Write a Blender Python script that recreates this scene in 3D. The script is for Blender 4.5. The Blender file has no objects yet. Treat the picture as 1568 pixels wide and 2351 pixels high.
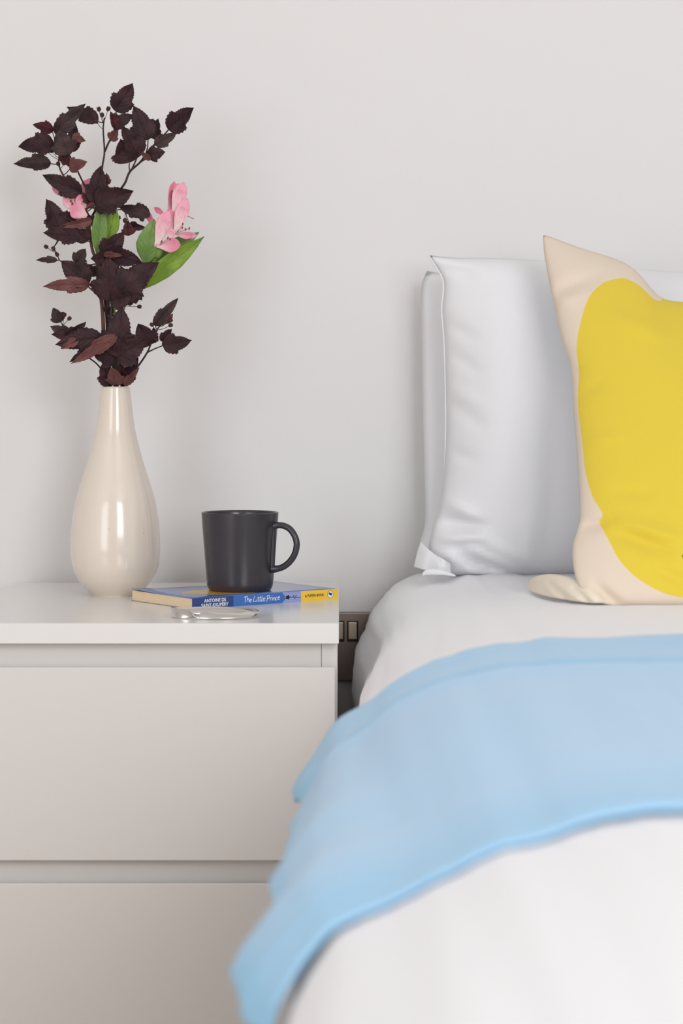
import bpy, math, random
from mathutils import Vector, Matrix, noise
import numpy as np

scene = bpy.context.scene
C = scene.collection
PI = math.pi
random.seed(7)

# ------------------------------------------------------------------ camera, world, light, exposure
F, CX, HY, CAMZ = 5165.0, 784.0, 890.0, 0.7906      # focal length in px, vanishing point, camera height
cam_d = bpy.data.cameras.new('camera')
cam = bpy.data.objects.new('camera', cam_d); C.objects.link(cam)
cam.location = (0, 0, CAMZ); cam.rotation_euler = (PI / 2, 0, 0)
cam_d.sensor_fit = 'VERTICAL'; cam_d.sensor_height = 36.0
cam_d.lens = F * 36.0 / 2351.0
cam_d.shift_y = -(2351 / 2 - HY) / 2351.0
cam_d.clip_start = 0.05
cam_d.dof.use_dof = True; cam_d.dof.focus_distance = 2.52; cam_d.dof.aperture_fstop = 5.6
scene.camera = cam

world = bpy.data.worlds.new('world'); scene.world = world; world.use_nodes = True
world.node_tree.nodes['Background'].inputs[0].default_value = (0.80, 0.90, 1.0, 1)
world.node_tree.nodes['Background'].inputs[1].default_value = 1.0

def area(name, loc, sx, sy, power, col, rot):
    l = bpy.data.lights.new(name, 'AREA'); l.shape = 'RECTANGLE'; l.size = sx; l.size_y = sy
    l.energy = power; l.color = col
    o = bpy.data.objects.new(name, l); C.objects.link(o); o.location = loc; o.rotation_euler = rot
    return o
FY = -1.1                                            # the wall behind the camera, with its two windows
area('window_daylight', (1.00, FY + 0.03, 1.50), 1.1, 1.5, 47, (0.97, 0.98, 1.0), (PI / 2, 0, 0))
area('door_daylight', (-1.85, FY + 0.03, 1.25), 1.3, 2.0, 29, (0.97, 0.98, 1.0), (PI / 2, 0, 0))

vs = scene.view_settings
vs.view_transform = 'Standard'; vs.look = 'None'; vs.gamma = 1.0; vs.use_curve_mapping = False
vs.exposure = -0.05

# ------------------------------------------------------------------ helpers
def P(px, py, Y):
    return Vector(((px - CX) * Y / F, Y, CAMZ - (py - HY) * Y / F))

def lin(c):
    return tuple((x / 12.92 if x <= 0.04045 else ((x + 0.055) / 1.055) ** 2.4) for x in [v / 255 for v in c])

def mat(name, col, rough=0.5, spec=0.5, metallic=0.0, coat=0.0, sheen=0.0, sss=0.0,
        bump=None, var=None):
    """bump=(scale,strength,distance[,stretch xyz])  var=(scale, amount, second colour)"""
    m = bpy.data.materials.new(name); m.use_nodes = True
    nt = m.node_tree; b = nt.nodes['Principled BSDF']
    c = (*col, 1)
    b.inputs['Base Color'].default_value = c
    b.inputs['Roughness'].default_value = rough
    b.inputs['Specular IOR Level'].default_value = spec
    b.inputs['Metallic'].default_value = metallic
    b.inputs['Coat Weight'].default_value = coat
    b.inputs['Coat Roughness'].default_value = 0.1
    b.inputs['Sheen Weight'].default_value = sheen
    if sss:
        b.inputs['Subsurface Weight'].default_value = sss
        b.inputs['Subsurface Radius'].default_value = (0.004, 0.003, 0.002)
    tc = nt.nodes.new('ShaderNodeTexCoord')
    def mapped(stretch):
        mp = nt.nodes.new('ShaderNodeMapping'); mp.inputs['Scale'].default_value = stretch
        nt.links.new(tc.outputs['Object'], mp.inputs['Vector']); return mp.outputs['Vector']
    if var:
        n = nt.nodes.new('ShaderNodeTexNoise'); n.inputs['Scale'].default_value = var[0]
        n.inputs['Detail'].default_value = 4
        nt.links.new(mapped((1, 1, 1)), n.inputs['Vector'])
        r = nt.nodes.new('ShaderNodeValToRGB')
        r.color_ramp.elements[0].position = 0.35; r.color_ramp.elements[1].position = 0.7
        r.color_ramp.elements[0].color = c; r.color_ramp.elements[1].color = (*var[2], 1)
        nt.links.new(n.outputs['Fac'], r.inputs['Fac'])
        mx = nt.nodes.new('ShaderNodeMix'); mx.data_type = 'RGBA'; mx.inputs['Factor'].default_value = var[1]
        mx.inputs[6].default_value = c
        nt.links.new(r.outputs['Color'], mx.inputs[7])
        nt.links.new(mx.outputs[2], b.inputs['Base Color'])
    if bump:
        n = nt.nodes.new('ShaderNodeTexNoise'); n.inputs['Scale'].default_value = bump[0]
        n.inputs['Detail'].default_value = 3
        nt.links.new(mapped(bump[3] if len(bump) > 3 else (1, 1, 1)), n.inputs['Vector'])
        bp = nt.nodes.new('ShaderNodeBump'); bp.inputs['Strength'].default_value = bump[1]
        bp.inputs['Distance'].default_value = bump[2]
        nt.links.new(n.outputs['Fac'], bp.inputs['Height'])
        nt.links.new(bp.outputs['Normal'], b.inputs['Normal'])
    return m

def tag(o, label=None, cat=None, group=None, kind=None):
    if label: o['label'] = label
    if cat: o['category'] = cat
    if group: o['group'] = group
    if kind: o['kind'] = kind
    return o

def empty(name, loc, rz=0.0):
    o = bpy.data.objects.new(name, None); C.objects.link(o)
    o.location = loc; o.rotation_euler = (0, 0, rz); o.empty_display_size = 0.05
    return o

def wloc(o):
    l = Vector((0, 0, 0))
    while o is not None:
        l = l + o.location; o = o.parent
    return l

def mesh(name, verts, faces, mats, parent=None, origin=None, smooth=True, idx=None, local=False):
    """verts in world coordinates unless local; the object's origin goes to `origin` (default: parent's)"""
    base = Vector((0, 0, 0)) if local else (Vector(origin) if origin is not None else (wloc(parent) if parent else Vector((0, 0, 0))))
    me = bpy.data.meshes.new(name)
    me.from_pydata([tuple(Vector(v) - base) for v in verts], [], faces)
    if not isinstance(mats, (list, tuple)): mats = [mats]
    for m in mats: me.materials.append(m)
    if idx is not None:
        me.polygons.foreach_set('material_index', idx)
    me.polygons.foreach_set('use_smooth', [smooth] * len(me.polygons))
    me.update()
    o = bpy.data.objects.new(name, me); C.objects.link(o)
    if parent:
        o.parent = parent
        if not local: o.location = base - wloc(parent)
    elif not local:
        o.location = base
    return o

def box_data(x0, x1, y0, y1, z0, z1):
    v = [(x, y, z) for x in (x0, x1) for y in (y0, y1) for z in (z0, z1)]
    f = [(0, 1, 3, 2), (4, 6, 7, 5), (0, 4, 5, 1), (2, 3, 7, 6), (0, 2, 6, 4), (1, 5, 7, 3)]
    return v, f

def box(name, b, m, parent=None, bevel=0.0, local=False, seg=2):
    v, f = box_data(*b)
    o = mesh(name, v, f, m, parent, smooth=False, local=local)
    if bevel:
        md = o.modifiers.new('bevel', 'BEVEL'); md.width = bevel; md.segments = seg; md.limit_method = 'ANGLE'
        md.harden_normals = True
    return o

def catmull(pts, n):
    """resample a list of vectors smoothly with n points per span"""
    pts = [Vector(p) for p in pts]; out = []
    for i in range(len(pts) - 1):
        p0 = pts[max(i - 1, 0)]; p1 = pts[i]; p2 = pts[i + 1]; p3 = pts[min(i + 2, len(pts) - 1)]
        for k in range(n):
            t = k / n
            out.append(0.5 * ((2 * p1) + (p2 - p0) * t + (2 * p0 - 5 * p1 + 4 * p2 - p3) * t * t + (3 * p1 - p0 - 3 * p2 + p3) * t ** 3))
    out.append(pts[-1]); return out

def tube_data(pts, radii, sides=8, closed=False, cap=True):
    n = len(pts); V = []; Fc = []
    if not hasattr(radii, '__len__'): radii = [radii] * n
    prev = None
    for i, p in enumerate(pts):
        a = pts[(i - 1) % n] if (closed or i > 0) else pts[0]
        b = pts[(i + 1) % n] if (closed or i < n - 1) else pts[-1]
        t = (Vector(b) - Vector(a)).normalized()
        if prev is None:
            prev = t.orthogonal().normalized()
        nn = prev - t * prev.dot(t)
        nn = nn.normalized() if nn.length > 1e-9 else t.orthogonal().normalized(); prev = nn
        bb = t.cross(nn)
        for k in range(sides):
            an = 2 * PI * k / sides
            V.append(Vector(p) + (nn * math.cos(an) + bb * math.sin(an)) * radii[i])
    m = n if closed else n - 1
    for i in range(m):
        for k in range(sides):
            a = i * sides + k; b = i * sides + (k + 1) % sides
            c = ((i + 1) % n) * sides + (k + 1) % sides; d = ((i + 1) % n) * sides + k
            Fc.append((a, b, c, d))
    if cap and not closed:
        Fc.append(tuple(range(sides - 1, -1, -1))); Fc.append(tuple((n - 1) * sides + k for k in range(sides)))
    return V, Fc

def join(parts):
    V = []; Fc = []
    for v, f in parts:
        o = len(V); V += list(v); Fc += [tuple(i + o for i in q) for q in f]
    return V, Fc

def lathe_data(prof, cx, cy, n=72):
    V = []; Fc = []
    for r, z in prof:
        for k in range(n):
            a = 2 * PI * k / n; V.append((cx + r * math.cos(a), cy + r * math.sin(a), z))
    for i in range(len(prof) - 1):
        for k in range(n):
            Fc.append((i * n + k, i * n + (k + 1) % n, (i + 1) * n + (k + 1) % n, (i + 1) * n + k))
    return V, Fc

def smooth_prof(pts, n=6):
    return [(v.x, v.y) for v in catmull([Vector((a, b, 0)) for a, b in pts], n)]

def add_attr(o, name, vals):
    a = o.data.attributes.new(name, 'FLOAT', 'POINT'); a.data.foreach_set('value', vals)

# ------------------------------------------------------------------ materials
M = {}
M['wall'] = mat('wall_paint', (0.79, 0.773, 0.765), 0.85, 0.2, bump=(260, 0.08, 0.001))
M['ceiling'] = mat('ceiling_paint', (0.90, 0.90, 0.89), 0.9, 0.2)
M['floor'] = mat('floor_boards', (0.60, 0.46, 0.35), 0.6, 0.3, var=(6, 0.6, (0.52, 0.38, 0.28)))
M['trim'] = mat('white_trim', (0.82, 0.82, 0.81), 0.4, 0.5)
M['cab'] = mat('white_foil', (0.725, 0.695, 0.665), 0.33, 0.4)
M['cab_top'] = mat('white_lacquer', (0.82, 0.80, 0.78), 0.2, 0.5)
M['cab_in'] = mat('carcass_white', (0.72, 0.70, 0.68), 0.5, 0.3)
M['gap'] = mat('joint_gap', (0.10, 0.08, 0.07), 0.8, 0.2)

# ------------------------------------------------------------------ the room
XL, XR, YB, ZC = -2.6, 2.8, 2.80, 2.5
def wall_with_openings(name, y0, y1, openings, m):
    xs = sorted({XL, XR} | {o[0] for o in openings} | {o[1] for o in openings})
    zs = sorted({0.0, ZC} | {o[2] for o in openings} | {o[3] for o in openings})
    parts = []
    for i in range(len(xs) - 1):
        for k in range(len(zs) - 1):
            mx = (xs[i] + xs[i + 1]) / 2; mz = (zs[k] + zs[k + 1]) / 2
            if any(o[0] < mx < o[1] and o[2] < mz < o[3] for o in openings): continue
            parts.append(box_data(xs[i], xs[i + 1], y0, y1, zs[k], zs[k + 1]))
    v, f = join(parts)
    return mesh(name, v, f, m, smooth=False)
def st(o): return tag(o, kind='structure')
st(box('floor', (XL, XR, FY, YB, -0.08, 0.0), M['floor']))
st(box('ceiling', (XL, XR, FY, YB, ZC, ZC + 0.08), M['ceiling']))
st(box('wall_back', (XL, XR, YB, YB + 0.12, 0, ZC), M['wall']))
st(box('wall_left', (XL - 0.12, XL, FY, YB, 0, ZC), M['wall']))
st(box('wall_right', (XR, XR + 0.12, FY, YB, 0, ZC), M['wall']))
W1 = (0.45, 1.55, 0.75, 2.25); W2 = (-2.50, -1.20, 0.0, 2.25)
st(wall_with_openings('wall_front', FY - 0.12, FY, [W1, W2], M['wall']))
for k, w in enumerate((W1, W2)):
    t = 0.05; fr = []
    for b in ((w[0], w[0] + t, w[2], w[3]), (w[1] - t, w[1], w[2], w[3]), (w[0] + t, w[1] - t, w[3] - t, w[3]), (w[0] + t, w[1] - t, w[2], w[2] + t)):
        fr.append(box_data(b[0], b[1], FY - 0.09, FY - 0.03, b[2], b[3]))
    v, f = join(fr)
    st(mesh('window_%d' % (k + 1), v, f, M['trim'], smooth=False))
st(box('baseboard_back', (XL, XR, YB - 0.012, YB, 0, 0.09), M['trim'], bevel=0.003))

# ------------------------------------------------------------------ nightstand
ZT = 0.55; NF, NB = 2.297, 2.777; NR = -0.0027; NL = NR - 0.40
ns = empty('nightstand', ((NL + NR) / 2, (NF + NB) / 2, 0))
tag(ns, 'white two-drawer nightstand with smooth handleless fronts, against the wall beside the bed', 'nightstand')
box('top_panel', (NL, NR, NF, NB, ZT - 0.021, ZT), M['cab_top'], ns, 0.0008)
CF = NF + 0.021; sr = NR - 0.0016; sl = NL + 0.0016
zb = ZT - 0.0212
box('side_panel', (sr - 0.0162, sr, CF, NB - 0.004, 0.0, zb), M['cab'], ns, 0.0006)
box('side_panel', (sl, sl + 0.0162, CF, NB - 0.004, 0.0, zb), M['cab'], ns, 0.0006)
il, ir = sl + 0.0165, sr - 0.0166
box('front_rail', (il, ir, CF + 0.0004, CF + 0.018, zb - 0.05, zb - 0.0002), M['cab'], ns, 0.0003)
box('front_rail', (il, ir, CF + 0.0004, CF + 0.018, 0.262, 0.33), M['cab'], ns, 0.0003)
box('back_panel', (il, ir, NB - 0.012, NB - 0.005, 0.05, zb), M['cab_in'], ns)
box('bottom_panel', (il, ir, CF + 0.02, NB - 0.014, 0.05, 0.065), M['cab_in'], ns)
box('plinth', (il, ir, CF + 0.02, CF + 0.036, 0.0, 0.05), M['cab'], ns)
def drawer(z0, z1):
    d = empty('drawer', (0, 0, 0)); d.parent = ns
    x0, x1 = sl + 0.0022, sr - 0.0022; y0, y1 = NF + 0.0035, CF - 0.0008
    # front with a grip bevelled behind its upper edge
    prof = [(y1, z0), (y0, z0), (y0, z1), (y0 + 0.004, z1), (y1, z1 - 0.022)]
    v = [(x, a, b) for x in (x0, x1) for a, b in prof]; n = len(prof)
    f = [tuple(range(n)), tuple(range(2 * n - 1, n - 1, -1))] + [(i, i + n, (i + 1) % n + n, (i + 1) % n) for i in range(n)]
    l = wloc(ns)
    d.location = (0, 0, 0)
    o = mesh('drawer_front', v, f, M['cab'], d, smooth=False)
    md = o.modifiers.new('bevel', 'BEVEL'); md.width = 0.0011; md.segments = 3; md.limit_method = 'ANGLE'; md.harden_normals = True
    box('drawer_box', (x0 + 0.03, x1 - 0.03, y1 + 0.021, NB - 0.05, z0 + 0.02, z0 + 0.13), M['cab_in'], d)
def zpx(py, Y): return CAMZ - (py - HY) * Y / F
drawer(zpx(1978, NF), zpx(1533, NF))
drawer(0.06, zpx(2030, NF))

# ------------------------------------------------------------------ wall socket
M['steel'] = mat('brushed_steel', (0.25, 0.20, 0.18), 0.36, 0.5, metallic=0.75, bump=(90, 0.1, 0.0004, (1, 1, 14)))
M['rocker'] = mat('steel_rocker', (0.80, 0.66, 0.52), 0.3, 0.5, metallic=0.7)
M['black_plastic'] = mat('black_plastic', (0.008, 0.008, 0.011), 0.35, 0.4)
SY = YB
sx0, sz1, sz0 = -0.067, zpx(1404, SY), zpx(1404, SY) - 0.086
sk = empty('wall_socket', (sx0 + 0.073, SY, sz0))
tag(sk, 'brushed steel double wall socket with black-rimmed rocker switches behind nightstand and bed', 'socket')
box('face_plate', (sx0, sx0 + 0.146, SY - 0.006, SY, sz0, sz1), M['steel'], sk, 0.0022, seg=4)
for cx_ in (784 - 6, 809.5):
    x = (cx_ - CX) * SY / F; zc = zpx(1447, SY)
    s = empty('rocker_switch', (0, 0, 0)); s.parent = sk
    box('surround', (x - 0.0070, x + 0.0070, SY - 0.0072, SY - 0.0055, zc - 0.0135, zc + 0.0125), M['black_plastic'], s, 0.0012)
    v, f = box_data(x - 0.0052, x + 0.0052, SY - 0.0095, SY - 0.0068, zc - 0.0102, zc + 0.0108)
    v = [(a, b + (0.0015 if c < zc and b < SY - 0.008 else 0), c) for a, b, c in v]
    o = mesh('rocker', v, f, M['rocker'], s, smooth=False)
    md = o.modifiers.new('bevel', 'BEVEL'); md.width = 0.0008; md.segments = 2
for ox in (sx0 + 0.037, sx0 + 0.109):
    for (dx, dz, w, h) in ((0, 0.046, 0.004, 0.009), (-0.011, 0.026, 0.0075, 0.0045), (0.011, 0.026, 0.0075, 0.0045)):
        box('pin_hole', (ox + dx - w / 2, ox + dx + w / 2, SY - 0.0066, SY - 0.0055, sz0 + dz - 0.012, sz0 + dz + h - 0.012), M['black_plastic'], sk)

# ------------------------------------------------------------------ bed
M['sheet'] = mat('white_cotton', (0.85, 0.845, 0.862), 0.9, 0.15, sheen=0.15, bump=(900, 0.12, 0.0006))
M['sheet_warm'] = mat('white_duvet_cotton', (0.925, 0.92, 0.938), 0.9, 0.15, sheen=0.15, bump=(900, 0.10, 0.0006))
M['mattress'] = mat('mattress_ticking', (0.70, 0.69, 0.67), 0.9, 0.2)
M['bed_base'] = mat('bed_base_fabric', (0.22, 0.20, 0.19), 0.9, 0.2)
bed = empty('bed', (0.75, 1.70, 0))
tag(bed, 'wide low divan bed under the white duvet, its head against the wall', 'bed')
box('bed_base', (0.085, 1.42, 0.80, 2.74, 0.06, 0.30), M['bed_base'], bed, 0.012)
box('mattress', (0.113, 1.405, 0.80, 2.74, 0.301, 0.549), M['mattress'], bed, 0.035, seg=4)
for lx in (0.13, 1.37):
    for ly in (0.88, 2.66):
        v, f = lathe_data([(0.0001, 0.0), (0.022, 0.0), (0.025, 0.062), (0.0001, 0.062)], lx, ly, 16)
        mesh('leg', v, f, M['black_plastic'], bed)

# cross-sections of the duvet: (Y, [(X, Z) ...]) from the far side to the hanging near side
base_r = [(1.47, 0.36), (1.47, 0.45), (1.45, 0.54), (1.36, 0.573), (0.95, 0.577), (0.55, 0.577)]
SEC = [
    (2.76, [(0.30, 0.5765), (0.20, 0.575), (0.14, 0.572), (0.092, 0.563), (0.066, 0.547), (0.045, 0.522), (0.029, 0.496), (0.0195, 0.469), (0.0150, 0.438), (0.017, 0.39), (0.02, 0.33)]),
    (2.60, [(0.30, 0.5765), (0.20, 0.575), (0.14, 0.572), (0.088, 0.563), (0.062, 0.546), (0.041, 0.522), (0.025, 0.496), (0.0165, 0.469), (0.0130, 0.438), (0.015, 0.39), (0.02, 0.33)]),
    (2.42, [(0.30, 0.576), (0.205, 0.575), (0.145, 0.5715), (0.095, 0.562), (0.068, 0.546), (0.0475, 0.523), (0.033, 0.498), (0.0245, 0.470), (0.021, 0.438), (0.021, 0.39), (0.023, 0.33)]),
    (2.18, [(0.30, 0.575), (0.22, 0.573), (0.15, 0.568), (0.095, 0.558), (0.060, 0.543), (0.0400, 0.526), (0.026, 0.505), (0.0160, 0.475), (0.0115, 0.438), (0.010, 0.39), (0.010, 0.33)]),
    (1.84, [(0.29, 0.574), (0.18, 0.573), (0.115, 0.566), (0.077, 0.557), (0.050, 0.543), (0.021, 0.518), (0.001, 0.495), (-0.014, 0.465), (-0.019, 0.435), (-0.020, 0.39), (-0.02, 0.33)]),
    (1.50, [(0.28, 0.574), (0.17, 0.573), (0.11, 0.566), (0.077, 0.557), (0.050, 0.543), (0.019, 0.519), (-0.002, 0.498), (-0.019, 0.468), (-0.026, 0.438), (-0.027, 0.39), (-0.027, 0.33)]),
    (1.15, [(0.26, 0.576), (0.165, 0.571), (0.108, 0.561), (0.080, 0.5537), (0.048, 0.5404), (0.016, 0.523), (-0.008, 0.5035), (-0.0225, 0.478), (-0.031, 0.448), (-0.034, 0.40), (-0.034, 0.33)]),
    (0.80, [(0.26, 0.576), (0.165, 0.571), (0.108, 0.561), (0.080, 0.5537), (0.048, 0.5404), (0.016, 0.523), (-0.008, 0.5035), (-0.0225, 0.478), (-0.031, 0.448), (-0.034, 0.40), (-0.034, 0.33)]),
]
NS = 110
def resample(pts, n):
    d = [0]
    for i in range(1, len(pts)): d.append(d[-1] + (pts[i] - pts[i - 1]).length)
    out = []; j = 0
    for k in range(n):
        t = d[-1] * k / (n - 1)
        while j < len(d) - 2 and d[j + 1] < t: j += 1
        u = (t - d[j]) / max(d[j + 1] - d[j], 1e-9)
        out.append(pts[j].lerp(pts[j + 1], u))
    return out
def sec_curve(pts):
    c = catmull([Vector((x, 0, z)) for x, z in base_r + pts], 10)
    # denser towards the visible edge
    a = resample([p for p in c if p.x > 0.34], 20)
    b = resample([p for p in c if p.x <= 0.34], NS - 20)
    return a + b
SECC = [(y, sec_curve(p)) for y, p in SEC]
def section(y):
    ys = [s[0] for s in SECC]
    if y >= ys[0]: return SECC[0][1]
    if y <= ys[-1]: return SECC[-1][1]
    for i in range(len(ys) - 1):
        if ys[i] >= y >= ys[i + 1]:
            t = (ys[i] - y) / (ys[i] - ys[i + 1]); t = t * t * (3 - 2 * t)
            return [a.lerp(b, t) for a, b in zip(SECC[i][1], SECC[i + 1][1])]
def duvet_pt(y, k, sec):
    """point and outward normal (in the section) with soft lengthwise creases"""
    p = sec[k]; a = sec[max(k - 1, 0)]; b = sec[min(k + 1, len(sec) - 1)]
    t = (b - a).normalized(); n = Vector((t.z, 0, -t.x))
    if n.z < 0 and p.x > 0.2 and p.x < 1.4: n = -n
    edge = min(max((0.32 - p.x) / 0.2, 0), 1)
    w = noise.noise(Vector((p.x * 3.0, y * 2.4, p.z * 3))) * 0.006 * min(max((2.3 - y) / 0.3, 0.15), 1)
    s = sum((sec[i] - sec[i - 1]).length for i in range(max(k - 0, 1), k + 1))
    w += noise.noise(Vector((k * 0.16 + 3, y * 1.6 + 0.4 * math.sin(k * 0.12), 4.0))) * 0.0045 * edge
    w += noise.noise(Vector((k * 0.42 + 3, y * 3.2 - k * 0.05, 9.0))) * 0.0016 * edge
    w += noise.noise(Vector((k * 0.9 + 3 - y * 7, y * 2.2 + k * 0.06, 19.0))) * 0.0016 * edge * min(max((y - 1.9) / 0.3, 0), 1)
    return Vector((p.x, y, p.z)) + n * w, n
def grid_faces(nu, nv, off=0, flip=False):
    f = []
    for i in range(nu - 1):
        for j in range(nv - 1):
            q = (off + i * nv + j, off + i * nv + j + 1, off + (i + 1) * nv + j + 1, off + (i + 1) * nv + j)
            f.append(q[::-1] if flip else q)
    return f
def shell(V, nu, nv, thick, inward):
    """close a grid sheet into a thin solid; inward(i) gives the direction of its other side"""
    n = len(V)
    V2 = [Vector(V[i]) + inward(i) * thick for i in range(n)]
    f = grid_faces(nu, nv) + grid_faces(nu, nv, n, True)
    for i in range(nu - 1):
        for j in (0, nv - 1):
            a, b = i * nv + j, (i + 1) * nv + j
            f.append((a, b, b + n, a + n) if j == 0 else (a, a + n, b + n, b))
    for j in range(nv - 1):
        for i in (0, nu - 1):
            a, b = i * nv + j, i * nv + j + 1
            f.append((a, a + n, b + n, b) if i == 0 else (a, b, b + n, a + n))
    return list(V) + V2, f
ys = [2.765 - (2.765 - 0.70) * i / 150 for i in range(151)]
V = []; NR_ = []
for y in ys:
    s = section(y)
    for k in range(NS):
        p, n = duvet_pt(y, k, s)
        if y < 0.78:
            t = (0.78 - y) / 0.08; p = Vector((p.x, y, p.z - 0.05 * t * t))
        V.append(p); NR_.append(-n)
V, f = shell(V, len(ys), NS, 0.022, lambda i: NR_[i])
dv = mesh('duvet', V, f, M['sheet_warm'], origin=(0.7, 1.7, 0.55))
tag(dv, 'plain white cotton duvet spread over the bed and hanging over its side', 'duvet')

# ------------------------------------------------------------------ blue throw across the bed
M['throw'] = mat('blue_knit', lin((162, 204, 236)), 0.95, 0.1, sheen=0.3, bump=(420, 0.25, 0.001))
_nt = M['throw'].node_tree; _b = _nt.nodes['Principled BSDF']      # deeper blue hems and border; groove's shade painted in as darker blue
_at = _nt.nodes.new('ShaderNodeAttribute'); _at.attribute_name = 'hem_groove_shade'
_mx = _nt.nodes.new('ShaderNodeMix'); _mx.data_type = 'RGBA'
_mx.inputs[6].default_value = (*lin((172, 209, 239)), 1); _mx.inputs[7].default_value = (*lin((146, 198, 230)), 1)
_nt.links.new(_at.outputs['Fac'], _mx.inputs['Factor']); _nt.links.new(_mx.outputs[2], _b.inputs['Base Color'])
Y0, Y1 = 1.845, 1.145
NY = 110
V = []; NN = []; ST = []
kend = None
for i in range(NY):
    t = i / (NY - 1); y = Y0 + (Y1 - Y0) * t
    s = section(y)
    zhem = float(np.interp(t, [0, .3, .6, .75, .85, 1], [.452, .458, .468, .468, .462, .452]))
    ks = [k for k in range(NS) if 14 <= k and s[k].z >= zhem]
    kmax = ks[-1]
    nv = 84
    for j in range(nv):
        kk = 14 + (kmax - 14) * j / (nv - 1)
        k0 = int(kk); fr = kk - k0
        pa, na = duvet_pt(y, k0, s); pb, nb = duvet_pt(y, min(k0 + 1, NS - 1), s)
        p = pa.lerp(pb, fr); n = na.lerp(nb, fr).normalized()
        e = j / (nv - 1)
        off = 0.012 - 0.006 * max(0, (t - 0.85) / 0.15)
        off += 0.004 * math.exp(-((y - 1.80) / 0.03) ** 2)                      # rolled far hem
        off -= 0.0065 * math.exp(-((y - 1.672 - 0.03 * e) / 0.011) ** 2)          # groove along the doubled border
        off += 0.003 * math.exp(-((y - 1.64 - 0.03 * e) / 0.02) ** 2)
        off += 0.0
        off += 0.002 * noise.noise(Vector((p.x * 14, y * 9, p.z * 14)))
        # the hanging hem stands off the duvet in soft flutes
        h = max(0.0, (e - 0.74) / 0.26) ** 1.3
        off += h * float(np.interp(t, [0, .06, .12, .3, .5, .63, .72, .80, .88, .95, 1], [.014, .006, .002, .006, .010, .020, .012, .016, .026, .018, .004]))
        q = p + n * off
        if i == 0: q.y += 0.004 * math.sin(e * 23)
        if i == NY - 1: q.y += 0.002 * math.sin(e * 17)
        V.append(q); NN.append(-n)
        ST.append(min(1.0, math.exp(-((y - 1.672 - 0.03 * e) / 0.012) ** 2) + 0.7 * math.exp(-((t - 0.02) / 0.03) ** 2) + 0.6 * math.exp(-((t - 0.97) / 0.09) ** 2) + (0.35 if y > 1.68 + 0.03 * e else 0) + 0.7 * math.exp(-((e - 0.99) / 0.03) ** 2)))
V, f = shell(V, NY, nv, 0.004, lambda i: NN[i])
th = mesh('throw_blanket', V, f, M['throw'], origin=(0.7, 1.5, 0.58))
add_attr(th, 'hem_groove_shade', ST + ST)
md = th.modifiers.new('sub', 'SUBSURF'); md.levels = 1; md.render_levels = 1
tag(th, 'light blue soft knitted throw blanket laid across the white duvet', 'blanket')

# ------------------------------------------------------------------ pillows and cushion
def arc(pts, n, sub=8):
    return resample(catmull([Vector((x, 0, z)) for x, z in pts], sub), n)
def wrinkle_fn(wr):
    def fn(x, z):
        h = 0.0
        for (ax, az, bx, bz, w, amp) in wr:
            dx, dz = bx - ax, bz - az; L2 = dx * dx + dz * dz
            t = ((x - ax) * dx + (z - az) * dz) / L2
            tc = min(max(t, 0), 1)
            d2 = (x - ax - dx * tc) ** 2 + (z - az - dz * tc) ** 2
            taper = math.sin(PI * min(max(tc * 0.86 + 0.07, 0), 1)) ** 0.5
            h += amp * math.exp(-d2 / (w * w)) * taper
        return h
    return fn
def stuffed(name, L, R, B, T, yfun, front, back, mats, nu, nv, wr=None, pw=2.4, q=0.55, parent=None, origin=None, nz=0.0, seed=0.0):
    """a stuffed case: outline of four edges in X/Z standing on the sloping plane yfun(z), inflated to both sides"""
    Bc, Tc, Lc, Rc = arc(B, nu), arc(T, nu), arc(L, nv), arc(R, nv)
    V = []; Fc = []; idx = []
    gid = {}
    for side in (0, 1):
        for i in range(nu):
            for j in range(nv):
                edge = i in (0, nu - 1) or j in (0, nv - 1)
                if side == 1 and edge:
                    gid[(1, i, j)] = gid[(0, i, j)]; continue
                # cluster samples towards the seams
                s = j / (nv - 1); t = i / (nu - 1)
                a = Bc[i].lerp(Tc[i], s) + Lc[j].lerp(Rc[j], t) - (Bc[0].lerp(Bc[-1], t)).lerp(Tc[0].lerp(Tc[-1], t), s)
                h = ((1 - abs(2 * t - 1) ** pw) * (1 - abs(2 * s - 1) ** pw)) ** q
                y = yfun(a.z)
                if side == 0:
                    ee = min(1, h * 4)
                    d = front * h + (wr(a.x, a.z) if wr else 0) * ee + nz * ee * noise.noise(Vector((a.x * 9 + seed, a.z * 7, seed)))
                    y -= d
                else:
                    y += back * h
                gid[(side, i, j)] = len(V); V.append(Vector((a.x, y, a.z)))
    for side in (0, 1):
        for i in range(nu - 1):
            for j in range(nv - 1):
                qd = (gid[(side, i, j)], gid[(side, i + 1, j)], gid[(side, i + 1, j + 1)], gid[(side, i, j + 1)])
                Fc.append(qd if side == 0 else qd[::-1]); idx.append(side if len(mats) > 1 else 0)
    o = mesh(name, V, Fc, mats, parent, origin=origin, idx=idx)
    return o, V, [Vector((p.x, yfun(p.z), p.z)) for p in Lc]
def edge_px(pts, yf):
    out = []
    for px, py in pts:
        Y = 2.5
        for _ in range(4): Y = yf(zpx(py, Y))
        p = P(px, py, Y); out.append((p.x, p.z))
    return out
def patch(name, rows, m, parent, thick=0.0015, sub=6):
    """a small draped piece of cloth through rows of points"""
    rows = [catmull(r, sub) for r in rows]
    nu = len(rows[0]); cols = [catmull([r[i] for r in rows], sub) for i in range(nu)]
    nv = len(cols[0]); V = [p for c in cols for p in c]
    V, f = shell(V, nu, nv, thick, lambda i: Vector((0, 1, 0)))
    return mesh(name, V, f, m, parent)

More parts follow.
